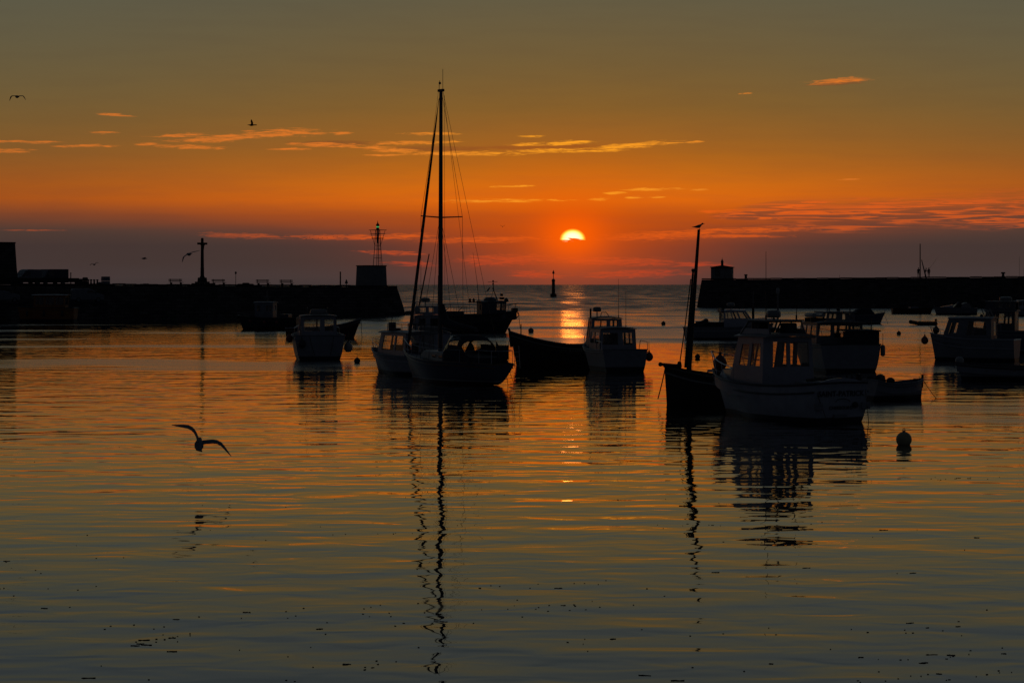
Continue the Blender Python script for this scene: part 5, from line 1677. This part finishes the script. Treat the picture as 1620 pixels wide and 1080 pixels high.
# --- small far boat with a cover
R_ = boat_root('day_boat', 'small dark covered day boat moored below the right pier', 'boat', 1371, 512, 6)
h = Hull(4.3, 1.8, 1.28, 0.95, 0.9, rake=0.7, tr=0.85, drop=0.2)
h.build(R_, HULLS['navy'], M['deck'], M['grey'])
MB().add([(-1.9, -0.7, 0.9), (-1.9, 0.7, 0.9), (0.9, 0.75, 0.98), (0.9, -0.75, 0.98), (-1.5, -0.5, 1.4), (-1.5, 0.5, 1.4), (-0.8, 0.5, 1.75), (-0.8, -0.5, 1.75), (0.35, 0.5, 1.72), (0.35, -0.5, 1.72)],
         [(0, 4, 5, 1), (4, 7, 6, 5), (7, 9, 8, 6), (9, 3, 2, 8), (0, 3, 9, 7, 4), (1, 5, 6, 8, 2)]).build('boat_cover', M['cloth'], R_, bevel=0.08)
bow_rail(R_, h, 0.75, 0.22, 3)
ropes(R_, [((2.0, 0, 1.2), (2.5, 0, -0.1))], 0.018)

# --- dinghy to the right of SAINT-PATRICK
R_ = boat_root('rowing_dinghy', 'small grey dinghy with bundled gear in its stern and a painter at the bow', 'dinghy', 1419, 631, 28)
h = Hull(2.5, 1.2, 0.76, 0.60, 0.74, rake=0.10, tr=0.8, tr_rake=-0.12, draft=0.15, drop=0.38, bow_p=2.3, full=0.3, thick=0.035)
h.build(R_, HULLS['grey'], M['deck'], M['grey'], rub=0.07, trim_r=0.025)
for x in (-0.3, 0.5):
    t = x / 2.55 + 0.5
    MB().box((x, 0, 0.48), (0.2, h.half(t) * 2 - 0.1, 0.03)).build('thwart', M['wood'], R_)
gr = MB()
rnd = random.Random(3)
for (x, y, z, r) in ((-1.05, 0.3, 0.78, 0.17), (-0.95, -0.1, 0.82, 0.16), (-0.72, 0.1, 0.82, 0.20), (-0.5, -0.25, 0.72, 0.17), (-1.0, -0.4, 0.74, 0.15), (-0.3, 0.0, 0.66, 0.15)):
    gr.ball((x, y, z), r, 10, 0.75)
gr.build('bundled_gear', M['cloth'], R_, smooth=True)
MB().tube([(1.2, 0, 0.4), (1.23, 0, 0.92)], 0.045, 8).build('stem_post', M['tar'], R_)
MB().box((0.95, 0, 0.74), (0.1, 0.3, 0.06)).build('breasthook', M['tar'], R_)
ropes(R_, [((1.25, 0, 0.72), (1.75, -0.2, -0.02))], 0.012, 'painter')

# --- long rowing boat at the right edge
R_ = boat_root('rowing_boat', 'long low grey rowing boat in front of the blue-hulled cabin boat', 'rowing boat', 1596, 600.7, 174)
h = Hull(4.9, 1.6, 0.78, 0.62, 0.72, rake=0.35, tr=0.75, draft=0.15, drop=0.4, bow_p=2.2, full=0.3, thick=0.04)
h.build(R_, HULLS['grey'], M['deck'], M['tar'], rub=0.1, trim_r=0.028)
for x in (-1.4, -0.2, 1.0):
    t = x / 4.9 + 0.5
    MB().box((x, 0, 0.44), (0.22, h.half(t) * 2 - 0.1, 0.03)).build('thwart', M['wood'], R_)
MB().tube([(1.4, -0.3, 0.62), (-1.6, 0.35, 0.60)], 0.025, 6).build('oar', M['wood'], R_)

# --- cabin boat at the right, bow left
R_ = boat_root('motor_boat', 'grey-blue cabin boat with a long side window and red bow fender', 'boat', 1540, 569.7, 156)
h = Hull(5.1, 2.2, 1.55, 1.22, 1.20, rake=0.35, tr=0.9, tr_rake=0.04, drop=0.3, flare=0.2, full=0.35)
h.build(R_, HULLS['grey'], M['deck'], M['white'], rub=0.5)
cabin(R_, -1.2, 1.75, 0.86, 0.8, 1.05, 2.4, M['grey'], M['grey'], front=[(0.05, 0.48, 0.35, 0.9), (0.52, 0.95, 0.35, 0.9)], side=[(0.10, 0.52, 0.32, 0.90), (0.84, 0.91, 0.38, 0.84), (0.74, 0.81, 0.38, 0.84)], back=[(0.1, 0.5, 0.3, 0.9)], rf=0.45, over=(0.05, 0.1, 0.06), narrow=0.82)
helm(R_, 0.9, -0.3, 0.8)
MB().box((-0.5, 0.4, 1.55), (0.6, 0.4, 0.5)).build('seat_box', M['cloth'], R_, bevel=0.06)
bow_rail(R_, h, 0.86, 0.4, 2)
rk = MB()
for x in (-1.1, -0.8):
    rk.tube([(x, -0.4, 2.46), (x + 0.25, -0.4, 2.98)], 0.03, 6).tube([(x, 0.4, 2.46), (x + 0.25, 0.4, 2.98)], 0.03, 6)
rk.build('rod_rack', M['cream'], R_)
MB().lathe([(0.1, 0), (0.12, 0.1), (0.05, 0.2)], (-0.5, 0.1, 2.48), 8).build('roof_lamp', M['black'], R_)
hang(R_, (2.85, 0.1, 1.12), 'red round fender lashed under the bow of the grey-blue cabin boat', 0.22)
hang(R_, (2.2, 0.0, 1.72), 'black ball fender on the foredeck of the grey-blue cabin boat', 0.2, 'black', hang_=0.3)

# --- wheelhouse boat beyond it
R_ = boat_root('fishing_boat', 'tall blue wheelhouse boat with flying bridge beyond the grey-blue cabin boat', 'boat', 1606, 557.5, 160)
h = Hull(7.4, 2.7, 1.7, 1.35, 1.35, rake=0.7, tr=0.9, drop=0.4, flare=0.2)
h.build(R_, HULLS['navy'], M['deck'], M['grey'], rub=0.2)
cabin(R_, -0.1, 2.0, 0.95, 0.88, 1.1, 2.65, M['dark'], M['cream'], front=[(0.06, 0.46, 0.45, 0.9), (0.54, 0.94, 0.45, 0.9)], side=[(0.1, 0.3, 0.5, 0.92), (0.36, 0.66, 0.5, 0.92), (0.78, 0.9, 0.5, 0.85)], back=[(0.1, 0.45, 0.5, 0.9)], rf=0.25)
panel(R_, 'flybridge_side', (-0.1, 0.85, 2.76), (1.9, 0.85, 2.76), (1.7, 0.8, 3.25), (-0.1, 0.8, 3.25), [(0.1, 0.3, 0.3, 0.9), (0.4, 0.66, 0.3, 0.9)], M['dark'], 0.05)
panel(R_, 'flybridge_side', (-0.1, -0.85, 2.76), (1.9, -0.85, 2.76), (1.7, -0.8, 3.25), (-0.1, -0.8, 3.25), [(0.1, 0.3, 0.3, 0.9), (0.4, 0.66, 0.3, 0.9)], M['dark'], 0.05)
MB().box((0.8, 0, 3.3), (2.0, 1.75, 0.07)).build('flybridge_top', M['cream'], R_, bevel=0.03)
MB().lathe([(0.4, 0), (0.42, 0.06), (0.40, 0.22), (0.2, 0.28)], (0.6, 0, 3.34), 14).build('radar_dome', M['cream'], R_, smooth=True)
for (x, y, z1) in ((-0.6, 0.3, 5.4), (-0.2, -0.5, 6.2), (1.5, 0.2, 4.6)):
    whip(R_, x, y, 2.7, z1, 0.012)
MB().tube([(-1.0, 0, 1.4), (-1.0, 0, 4.6)], 0.05, 7).build('mizzen_mast', M['galv'], R_)
MB().prism([(-0.95, 4.1), (-0.4, 4.35), (-0.45, 3.95), (-0.98, 3.75)], -0.012, 0.012).build('ensign', M['flag'], R_)
MB().prism([(-1.1, 1.7), (-3.2, 1.7), (-3.2, 2.5), (-1.1, 2.9)], -0.05, 0.05).build('steadying_sail', M['flag'], R_)
MB().box((-2.3, 0, 1.5), (1.3, 1.6, 0.6)).build('net_bin', M['redpaint'], R_, bevel=0.05)
bow_rail(R_, h, 0.6, 0.6, 4)

# --- far boats along the right pier
R_ = boat_root('wooden_sailboat', 'dark low sailboat with a slim mast moored along the right pier', 'sailboat', 1444, 496.5, 6)
h = Hull(6.4, 2.0, 1.05, 0.8, 0.85, rake=0.6, tr=0.6, drop=0.2)
h.build(R_, HULLS['red'], M['deck'], M['tar'])
MB().tube([(1.15, 0, 0.8), (1.13, 0, 10.5)], [0.11, 0.07], 8).build('mast', M['tar'], R_)
MB().tube([(3.1, 0.0, 1.1), (2.5, 0, 3.6), (1.35, 0, 8.1)], [0.05, 0.15, 0.06], 7).build('furled_jib', M['sail'], R_)
MB().tube([(1.0, 0, 1.6), (-2.0, 0, 1.5)], 0.09, 7).build('furled_mainsail', M['sail'], R_)
MB().add([(-0.5, -0.6, 0.8), (-0.5, 0.6, 0.8), (0.8, 0.5, 0.8), (0.8, -0.5, 0.8), (-0.5, -0.5, 1.1), (-0.5, 0.5, 1.1), (0.7, 0.4, 1.08), (0.7, -0.4, 1.08)],
         [(4, 5, 6, 7), (0, 4, 7, 3), (1, 2, 6, 5), (3, 7, 6, 2), (0, 1, 5, 4)]).build('coachroof', M['grey'], R_)

R_ = boat_root('motor_boat', 'long grey open motor boat with a tilted windscreen under the right pier', 'boat', 1511, 497.5, 178)
h = Hull(6.3, 2.2, 1.15, 0.95, 0.95, rake=0.5, tr=0.9, drop=0.2)
h.build(R_, HULLS['grey'], M['deck'], M['grey'])
panel(R_, 'windscreen_frame', (0.4, -0.8, 1.0), (0.4, 0.8, 1.0), (-0.4, 0.7, 1.75), (-0.4, -0.7, 1.75), [(0.05, 0.48, 0.1, 0.9), (0.52, 0.95, 0.1, 0.9)], M['white'], 0.05)
MB().add([(0.5, -0.8, 1.0), (0.5, 0.8, 1.0), (2.2, 0.4, 1.1), (2.2, -0.4, 1.1), (0.3, -0.7, 1.45), (0.3, 0.7, 1.45)], [(0, 4, 5, 1), (4, 3, 2, 5), (0, 3, 4), (1, 5, 2)]).build('cuddy', M['white'], R_)
MB().lathe([(0.75, -0.9), (0.8, 0), (0.75, 0.9)], (-1.5, 0, 1.0), 14, axis=Vector((0, 1, 0))).build('folded_hood', M['cream'], R_)
MB().lathe([(0.4, -0.6), (0.45, 0), (0.4, 0.6)], (-0.5, 0, 1.4), 12, axis=Vector((0, 1, 0))).build('seat_bolster', M['cloth'], R_)

R_ = boat_root('inflatable_tender', 'small black inflatable tender floating off the right pier', 'dinghy', 1462, 514.5, 176)
tb = MB()
out_ = [(-1.3, 0.55), (0.7, 0.58), (1.2, 0.4), (1.45, 0.0), (1.2, -0.4), (0.7, -0.58), (-1.3, -0.55)]
tb.tube([(x, y, 0.2 + max(0, x - 0.6) * 0.2) for x, y in out_], 0.21, 10)
tb.build('tube', M['tar'], R_, smooth=True)
MB().box((-0.2, 0, 0.1), (2.0, 0.8, 0.06)).build('floor', M['grey'], R_)
MB().box((-1.15, 0, 0.3), (0.05, 0.75, 0.35)).build('transom', M['wood'], R_)
outboard(R_, -1.22, 0, 0.45, 0.6, 0.3)
ropes(R_, [((-1.3, 0.3, 0.45), (-2.9, 0.2, 0.3))], 0.015, 'painter')

R_ = boat_root('motor_boat', 'pale far motor boat half hidden behind the tall blue wheelhouse boat', 'boat', 1620, 500, 170)
h = Hull(6.0, 2.2, 1.2, 0.95, 0.95, rake=0.5, tr=0.9, drop=0.2)
h.build(R_, HULLS['white'], M['deck'], M['grey'])
cabin(R_, -0.8, 1.4, 0.8, 0.7, 0.9, 2.1, M['white'], M['white'], front=[(0.06, 0.94, 0.45, 0.9)], side=[(0.1, 0.5, 0.45, 0.9), (0.55, 0.9, 0.45, 0.9)], back=[(0.1, 0.5, 0.45, 0.9)], rf=0.4)

# --- rust-orange workboat lying along the low quay
R_ = boat_root('work_boat', 'rust-orange workboat with a flat-roofed shelter lying along the low quay', 'boat', 74, 508.5, 178)
h = Hull(7.0, 2.6, 1.75, 1.6, 1.6, rake=0.4, tr=0.92, drop=0.5, full=0.15)
h.build(R_, HULLS['rust'], M['deck'], M['black'], rub=0.25, trim_r=0.05)
cabin(R_, -2.4, 1.4, 1.0, 0.98, 1.1, 3.1, M['rust'], M['grey'], front=[(0.08, 0.92, 0.45, 0.9)], side=[(0.05, 0.30, 0.45, 0.9), (0.36, 0.62, 0.45, 0.9), (0.68, 0.94, 0.45, 0.9)], back=[(0.1, 0.9, 0.45, 0.9)], rf=0.1, over=(0.3, 0.3, 0.12))
helm(R_, 0.6, -0.3, 1.3)
for x, lab in ((-2.2, 'black sausage fender at the stern end of the rust-orange workboat'), (0.0, 'black sausage fender amidships on the rust-orange workboat'), (2.0, 'black sausage fender at the bow end of the rust-orange workboat')):
    hang(R_, (x, 1.50, 0.95), lab, 0.14, 'black', 'sausage', 'black fenders on the rust-orange workboat', 0.6)

# ------------------------------------------------------------------ mooring buoys
def buoy(px, py_w, w_px, label, mat, cap=True, squash=1.0, sink=0.18, ring=True):
    p = on_water(px, py_w)
    r = w_px / 2 / F * p.y
    o = thing('mooring_buoy', label, 'buoy', (p.x, p.y, 0), random.uniform(0, 6))
    MB().ball((0, 0, r * (1 - sink * 2) * squash), r, 20, squash).build('float', M[mat], o, smooth=True)
    zt = r * (1 - sink * 2) * squash + r * squash
    rg = MB()
    rg.lathe([(r * 0.22, -0.02), (r * 0.2, r * 0.1), (r * 0.1, r * 0.14)], (0, 0, zt), 8)
    pts = [(r * 0.2 * cos(a), 0, zt + r * 0.22 + r * 0.16 * sin(a)) for a in [2 * pi * k / 12 for k in range(13)]]
    rg.tube(pts, r * 0.04, 5)
    rg.build('ring', M['galv'], o)
    return o


buoy(565, 574, 10, 'small dark mooring buoy beside the stern-on boat with round fenders', 'tar')
buoy(840, 526, 9, 'grey mooring buoy off the bow of the dark open boat', 'grey')
buoy(1049.5, 514, 7, 'small dark mooring buoy in open water towards the sea beacon', 'tar')
buoy(1103.5, 567, 8.5, 'dark mooring buoy beside the raked wooden mast', 'tar')
buoy(1422, 529.5, 7, 'tiny dark mooring buoy between the cabin cruiser and the inflatable tender', 'tar')
buoy(1430, 703, 25, 'large yellowish mooring buoy floating alone in front of the dinghy', 'yellow')
buoy(1518, 575, 14, 'pale mottled mooring buoy against the side of the grey-blue cabin boat', 'palebuoy')

# ------------------------------------------------------------------ gulls
def gull(label, loc, rz, span=1.3, left=(0.5, -0.3), right=(0.5, -0.3), sweep=0.35, bank=0.0, pitch=0.0, mat='plumage', category='gull', group=None, neck=0.0, name='gull'):
    """one continuous bird: body lofted nose to tail (+X ahead), wings as tapering aerofoil strips.
    left/right = rise of the inner and outer wing (radians)"""
    s = span / 1.3
    mb = MB()
    prof = [(0.30 + neck, 0.012, 0.0), (0.275 + neck, 0.035, 0.005), (0.235 + neck, 0.046, 0.012), (0.19 + neck * .6, 0.042, 0.010), (0.13, 0.062, 0.0), (0.04, 0.083, -0.012), (-0.06, 0.082, -0.012), (-0.16, 0.058, 0.0), (-0.24, 0.036, 0.01), (-0.29, 0.05, 0.014), (-0.37, 0.062, 0.016)]
    n = 10
    vs, fs = [], []
    for (x, r, z) in prof:
        flat = 1.0 if x > -0.2 else max(0.15, 1 - (-0.2 - x) * 6)
        for k in range(n):
            g = 2 * pi * k / n
            vs.append((x * s, r * cos(g) * s, (z + r * sin(g) * flat) * s))
    for i in range(len(prof) - 1):
        for k in range(n):
            k2 = (k + 1) % n
            fs.append((i * n + k, i * n + k2, (i + 1) * n + k2, (i + 1) * n + k))
    fs += [tuple(range(n)), tuple(reversed(range((len(prof) - 1) * n, len(prof) * n)))]
    mb.add(vs, fs)
    for side, (a_in, a_out) in ((1, left), (-1, right)):
        secs = []
        pos = Vector((0.06, side * 0.03, 0.03))
        L_in, L_out = 0.27, 0.37
        N1 = 9
        for i in range(N1 + 1):
            f = i / N1
            if f <= 0.42:
                g = f / 0.42
                ang = a_in * (1 - 0.45 * g)
            else:
                g = (f - 0.42) / 0.58
                ang = a_in * 0.55 * (1 - min(1, g * 2.2)) + a_out * min(1, g * 2.2)
            step = (L_in + L_out) / N1
            if i:
                pos = pos + Vector((0.12 * step * (1 if f < 0.42 else -1) * (sweep / .35) * (1 if f < .42 else 1.9), side * step * cos(ang), step * sin(ang)))
            ch = 0.19 * (1 - 0.1 * f) if f < 0.5 else 0.17 * (1 - ((f - 0.5) / 0.5) ** 1.6) + 0.012
            secs.append((pos.copy(), ch, ang))
        vs, fs = [], []
        for p, ch, ang in secs:
            t = 0.020 * ch / 0.19 + 0.004
            up = Vector((0, -side * sin(ang), cos(ang)))
            for (u, w) in ((0.30, 0.0), (0.15, 1.0), (-0.2, 0.8), (-0.70, 0.05), (-0.2, -0.5), (0.15, -0.8)):
                vs.append((p + Vector((u * ch, 0, 0)) + up * (w * t)) * s)
        m = 6
        for i in range(len(secs) - 1):
            for k in range(m):
                k2 = (k + 1) % m
                fs.append((i * m + k, i * m + k2, (i + 1) * m + k2, (i + 1) * m + k))
        fs += [tuple(range(m)), tuple((len(secs) - 1) * m + k for k in reversed(range(m)))]
        mb.add(vs, fs)
    o = mb.build(name, M[mat], None, smooth=True)
    o.location = loc
    o.rotation_euler = (bank, -pitch, rz)
    o.rotation_mode = 'XYZ'
    tag(o, label, category, group)
    MB().lathe([(0.014 * s, 0), (0.012 * s, 0.03 * s), (0.003 * s, 0.07 * s)], ((0.295 + neck) * s, 0, 0), 7, axis=Vector((1, 0, -0.15))).build('beak', M['bill'], o)
    return o


g0 = at(315, 703, 51.9)
# seen from behind and a little to one side: it flies away over the water
gull('gull gliding low over the calm water with wings bowed', g0, radians(97), 1.62, left=(1.25, -0.10), right=(0.42, -0.62), sweep=0.35, pitch=radians(16), bank=radians(15))
gull('gull with drooping wings high in the olive sky', at(27, 153, 200), radians(80), 1.9, left=(0.15, -1.25), right=(0.1, -0.95))
gull('dark long-necked bird with raised wings crossing the upper sky', at(398, 198, 190), radians(5), 1.2, left=(1.15, 0.95), right=(1.05, 0.8), mat='darkplume', category='bird', neck=0.16, name='seabird')
gull('gull banking with one wing down beside the calvary cross', at(299, 402, 150), radians(120), 1.55, left=(-0.85, -1.25), right=(0.45, 0.25), bank=0.0)
gull('gull gliding with level wings over the left pier', at(228, 409, 235), radians(20), 1.25, left=(0.2, 0.1), right=(0.3, 0.15))
gull('gull with arched wings above the lobster pots', at(149, 418.5, 250), radians(75), 1.25, left=(0.4, -0.9), right=(0.95, -0.2))
gull('distant gull with wings in a V over the sea left of the sun', at(795, 358.5, 480), radians(85), 1.25, left=(0.6, 0.5), right=(0.6, 0.5))
for (x, y) in ((484.5, 378), (490, 375.5), (494.5, 377.5), (503.5, 377), (510, 376.5), (517.5, 376), (527.5, 375), (533.5, 374.5)):
    gull('tiny far bird flying in a straggling line low over the horizon', at(x, y, 900), radians(random.uniform(0, 60)), 0.95, left=(0.3, 0.1), right=(0.3, 0.1), mat='darkplume', category='bird', group='line of far birds', name='seabird')

# perched gull on the raked mast
def perched(label, foot):
    mb = MB()
    prof = [(0.205, 0.025, 0.295), (0.185, 0.045, 0.30), (0.15, 0.05, 0.295), (0.115, 0.05, 0.27), (0.085, 0.065, 0.225), (0.02, 0.088, 0.175), (-0.07, 0.085, 0.155), (-0.15, 0.06, 0.145), (-0.23, 0.038, 0.14), (-0.31, 0.02, 0.135), (-0.37, 0.008, 0.135)]
    n = 10
    vs, fs = [], []
    for (x, r, z) in prof:
        for k in range(n):
            g = 2 * pi * k / n
            vs.append((x, r * cos(g), z + r * sin(g)))
    for i in range(len(prof) - 1):
        for k in range(n):
            k2 = (k + 1) % n
            fs.append((i * n + k, i * n + k2, (i + 1) * n + k2, (i + 1) * n + k))
    fs += [tuple(range(n)), tuple(reversed(range((len(prof) - 1) * n, len(prof) * n)))]
    mb.add(vs, fs)
    for s in (-1, 1):
        mb.tube([(0.0, s * 0.03, 0.11), (0.005, s * 0.03, 0.0)], 0.010, 6)
        mb.box((0.02, s * 0.03, 0.004), (0.07, 0.05, 0.012))
        mb.tube([(0.08, s * 0.06, 0.20), (-0.1, s * 0.085, 0.17), (-0.3, s * 0.03, 0.135), (-0.4, s * 0.01, 0.13)], [0.03, 0.035, 0.02, 0.006], 6)
    o = mb.build('gull', M['plumage'], None, smooth=True)
    o.location = foot
    o.scale = (0.72, 0.72, 0.72)
    tag(o, label, 'gull')
    MB().lathe([(0.014, 0), (0.012, 0.03), (0.004, 0.07)], (0.215, 0, 0.292), 7, axis=Vector((1, 0, -0.12))).build('beak', M['bill'], o)


perched('gull perched on top of the raked wooden mast', PERCH + Vector((0.02, 0, 0.0)))

# ------------------------------------------------------------------ anglers on the right pier
def person(label, p, face, lean=0.0, tall=1.74, arm='down', seed=0):
    """skeleton of connected joints grown into one surface"""
    k = tall / 1.74
    V, E_, R = [], [], []

    def j(x, y, z, r, par=None):
        V.append((x * k, y * k, z * k)); R.append(r * k)
        if par is not None:
            E_.append((par, len(V) - 1))
        return len(V) - 1
    pel = j(0, 0, 0.95, 0.15)
    wai = j(lean * 0.3, 0, 1.10, 0.135, pel)
    che = j(lean * 0.8, 0, 1.32, 0.16, wai)
    nec = j(lean * 1.1, 0, 1.47, 0.075, che)
    hb_ = j(lean * 1.3 + 0.02, 0, 1.56, 0.085, nec)
    hm = j(lean * 1.4 + 0.02, 0, 1.64, 0.098, hb_)
    j(lean * 1.4 + 0.01, 0, 1.72, 0.065, hm)
    for s in (-1, 1):
        hip = j(0, s * 0.10, 0.88, 0.105, pel)
        kn = j(0.03, s * 0.12, 0.48, 0.07, hip)
        an = j(0.0, s * 0.12, 0.09, 0.05, kn)
        j(0.13, s * 0.13, 0.04, 0.045, an)
        sh = j(lean * 0.9, s * 0.19, 1.40, 0.075, che)
        if arm == 'up':
            el = j(lean + 0.12, s * 0.24, 1.16, 0.052, sh)
            wr = j(lean + 0.34, s * 0.14, 1.18, 0.038, el)
            ha = j(lean + 0.42, s * 0.11, 1.20, 0.036, wr)
        else:
            el = j(lean * 0.6 - 0.02, s * 0.26, 1.12, 0.05, sh)
            wr = j(lean * 0.4 + 0.06, s * 0.25, 0.88, 0.038, el)
            ha = j(lean * 0.4 + 0.08, s * 0.24, 0.79, 0.034, wr)
        for q in (-1, 0, 1, 2):
            f = V[ha]
            V.append((f[0] + 0.05 * k, f[1] + q * 0.016 * k, f[2] - 0.06 * k if arm != 'up' else f[2])); R.append(0.009 * k); E_.append((ha, len(V) - 1))
        f = V[ha]
        V.append((f[0] + 0.03 * k, f[1] - s * 0.045 * k, f[2])); R.append(0.010 * k); E_.append((ha, len(V) - 1))
    me = bpy.data.meshes.new('person')
    me.from_pydata(V, E_, [])
    o = bpy.data.objects.new('person', me)
    COL.objects.link(o)
    sk = o.modifiers.new('skin', 'SKIN')
    for i, sv in enumerate(me.skin_vertices[0].data):
        sv.radius = (R[i], R[i])
        sv.use_root = (i == 0)
    sb = o.modifiers.new('sub', 'SUBSURF'); sb.levels = 1; sb.render_levels = 1
    me.materials.append(M['jacket'])
    o.location = p
    o.rotation_euler = (0, 0, face)
    tag(o, label, 'person')
    hx = lean * 1.4 * k
    MB().ball((hx, 0, 1.69 * k), 0.112 * k, 10, 0.75).build('hair', M['black'], o, smooth=True)
    MB().ball((hx + 0.085 * k, 0, 1.61 * k), 0.045 * k, 8, 1.4).build('face', M['skin'], o, smooth=True)
    return o


p = right_top(1453, 0.9); p.z += 0.22
person('person in dark clothes standing apart at the pier edge beside the slim mast', p, -1.4, 0.02, 1.76)
p = right_top(1463.5, 0.9); p.z += 0.22
person('person in dark clothes leaning forward at the pier edge holding a rod', p, -0.4, 0.14, 1.7, 'up')
p = right_top(1469.5, 1.3); p.z += 0.22
person('person in a dark coat standing close behind the angler with the rod', p, -2.2, 0.0, 1.74)
p = right_top(1465, 0.7)
o = thing('fishing_rod', 'long fishing rod held up over the right pier by an angler', 'fishing rod', (p.x, p.y, p.z + 1.2))
MB().tube([(0.1, -0.25, 0.0), (1.2, -1.2, 1.6), (2.0, -1.8, 2.9)], [0.02, 0.014, 0.006], 6).build('blank', M['black'], o)
MB().lathe([(0.05, -0.04), (0.06, 0), (0.05, 0.04)], (0.25, -0.38, 0.2), 8, axis=Vector((0, 1, 0))).build('reel', M['black'], o)

# ------------------------------------------------------------------ floating weed
rnd = random.Random(21)
wd = MB()
def scrap(x, y, L_, W_, ang):
    n = 7
    top, bot = [], []
    for i in range(n):
        f = i / (n - 1) * 2 - 1
        w = W_ * (1 - f * f * 0.85) * rnd.uniform(0.6, 1.2)
        off = rnd.uniform(-.3, .3) * W_
        for s in (-1, 1):
            lx, ly = f * L_ / 2, s * w / 2 + off
            X, Y = x + lx * cos(ang) - ly * sin(ang), y + lx * sin(ang) + ly * cos(ang)
            top.append((X, Y, rnd.uniform(0.003, 0.010)))
            bot.append((X, Y, -0.02))
    fs = []
    o = len(top)
    for i in range(n - 1):
        a, b, c, d = i * 2, i * 2 + 1, i * 2 + 3, i * 2 + 2
        fs += [(a, b, c, d), (a, d, o + d, o + a), (b, o + b, o + c, c)]
    wd.add(top + bot, fs)


for k in range(24):
    py = 690 + 400 * rnd.random() ** 0.6
    px = rnd.uniform(-150, 1770)
    q0 = on_water(px, py)
    run = rnd.uniform(0.3, 2.6)
    for j in range(rnd.randint(2, 15)):
        f = rnd.gauss(0, 0.5)
        L_ = rnd.uniform(0.010, 0.03) if rnd.random() < 0.8 else rnd.uniform(0.04, 0.12)
        scrap(q0.x + f * run, q0.y + f * run * 0.35 + rnd.gauss(0, 0.22), L_, L_ * rnd.uniform(0.2, 0.5), rnd.uniform(-.5, .5))
for k in range(70):
    q0 = on_water(rnd.uniform(-150, 1770), 660 + 430 * rnd.random() ** 0.6)
    L_ = rnd.uniform(0.010, 0.026)
    scrap(q0.x, q0.y, L_, L_ * rnd.uniform(0.2, 0.5), rnd.uniform(-.5, .5))
for (px, py) in ((222, 1018), (214, 1021), (228, 1012), (232, 1020), (70, 962), (140, 1072), (272, 1030), (1020, 1068), (1072, 1076), (1474, 1035), (1132, 905), (1440, 985), (1398, 838), (1276, 898), (1545, 850), (1080, 800)):
    q = on_water(px, py)
    scrap(q.x, q.y, rnd.uniform(0.08, 0.16), rnd.uniform(0.015, 0.04), rnd.uniform(-.4, .4))
o = wd.build('floating_weed', M['weed'])
tag(o, 'scraps of dark seaweed drifting on the calm water', 'seaweed', kind='stuff')
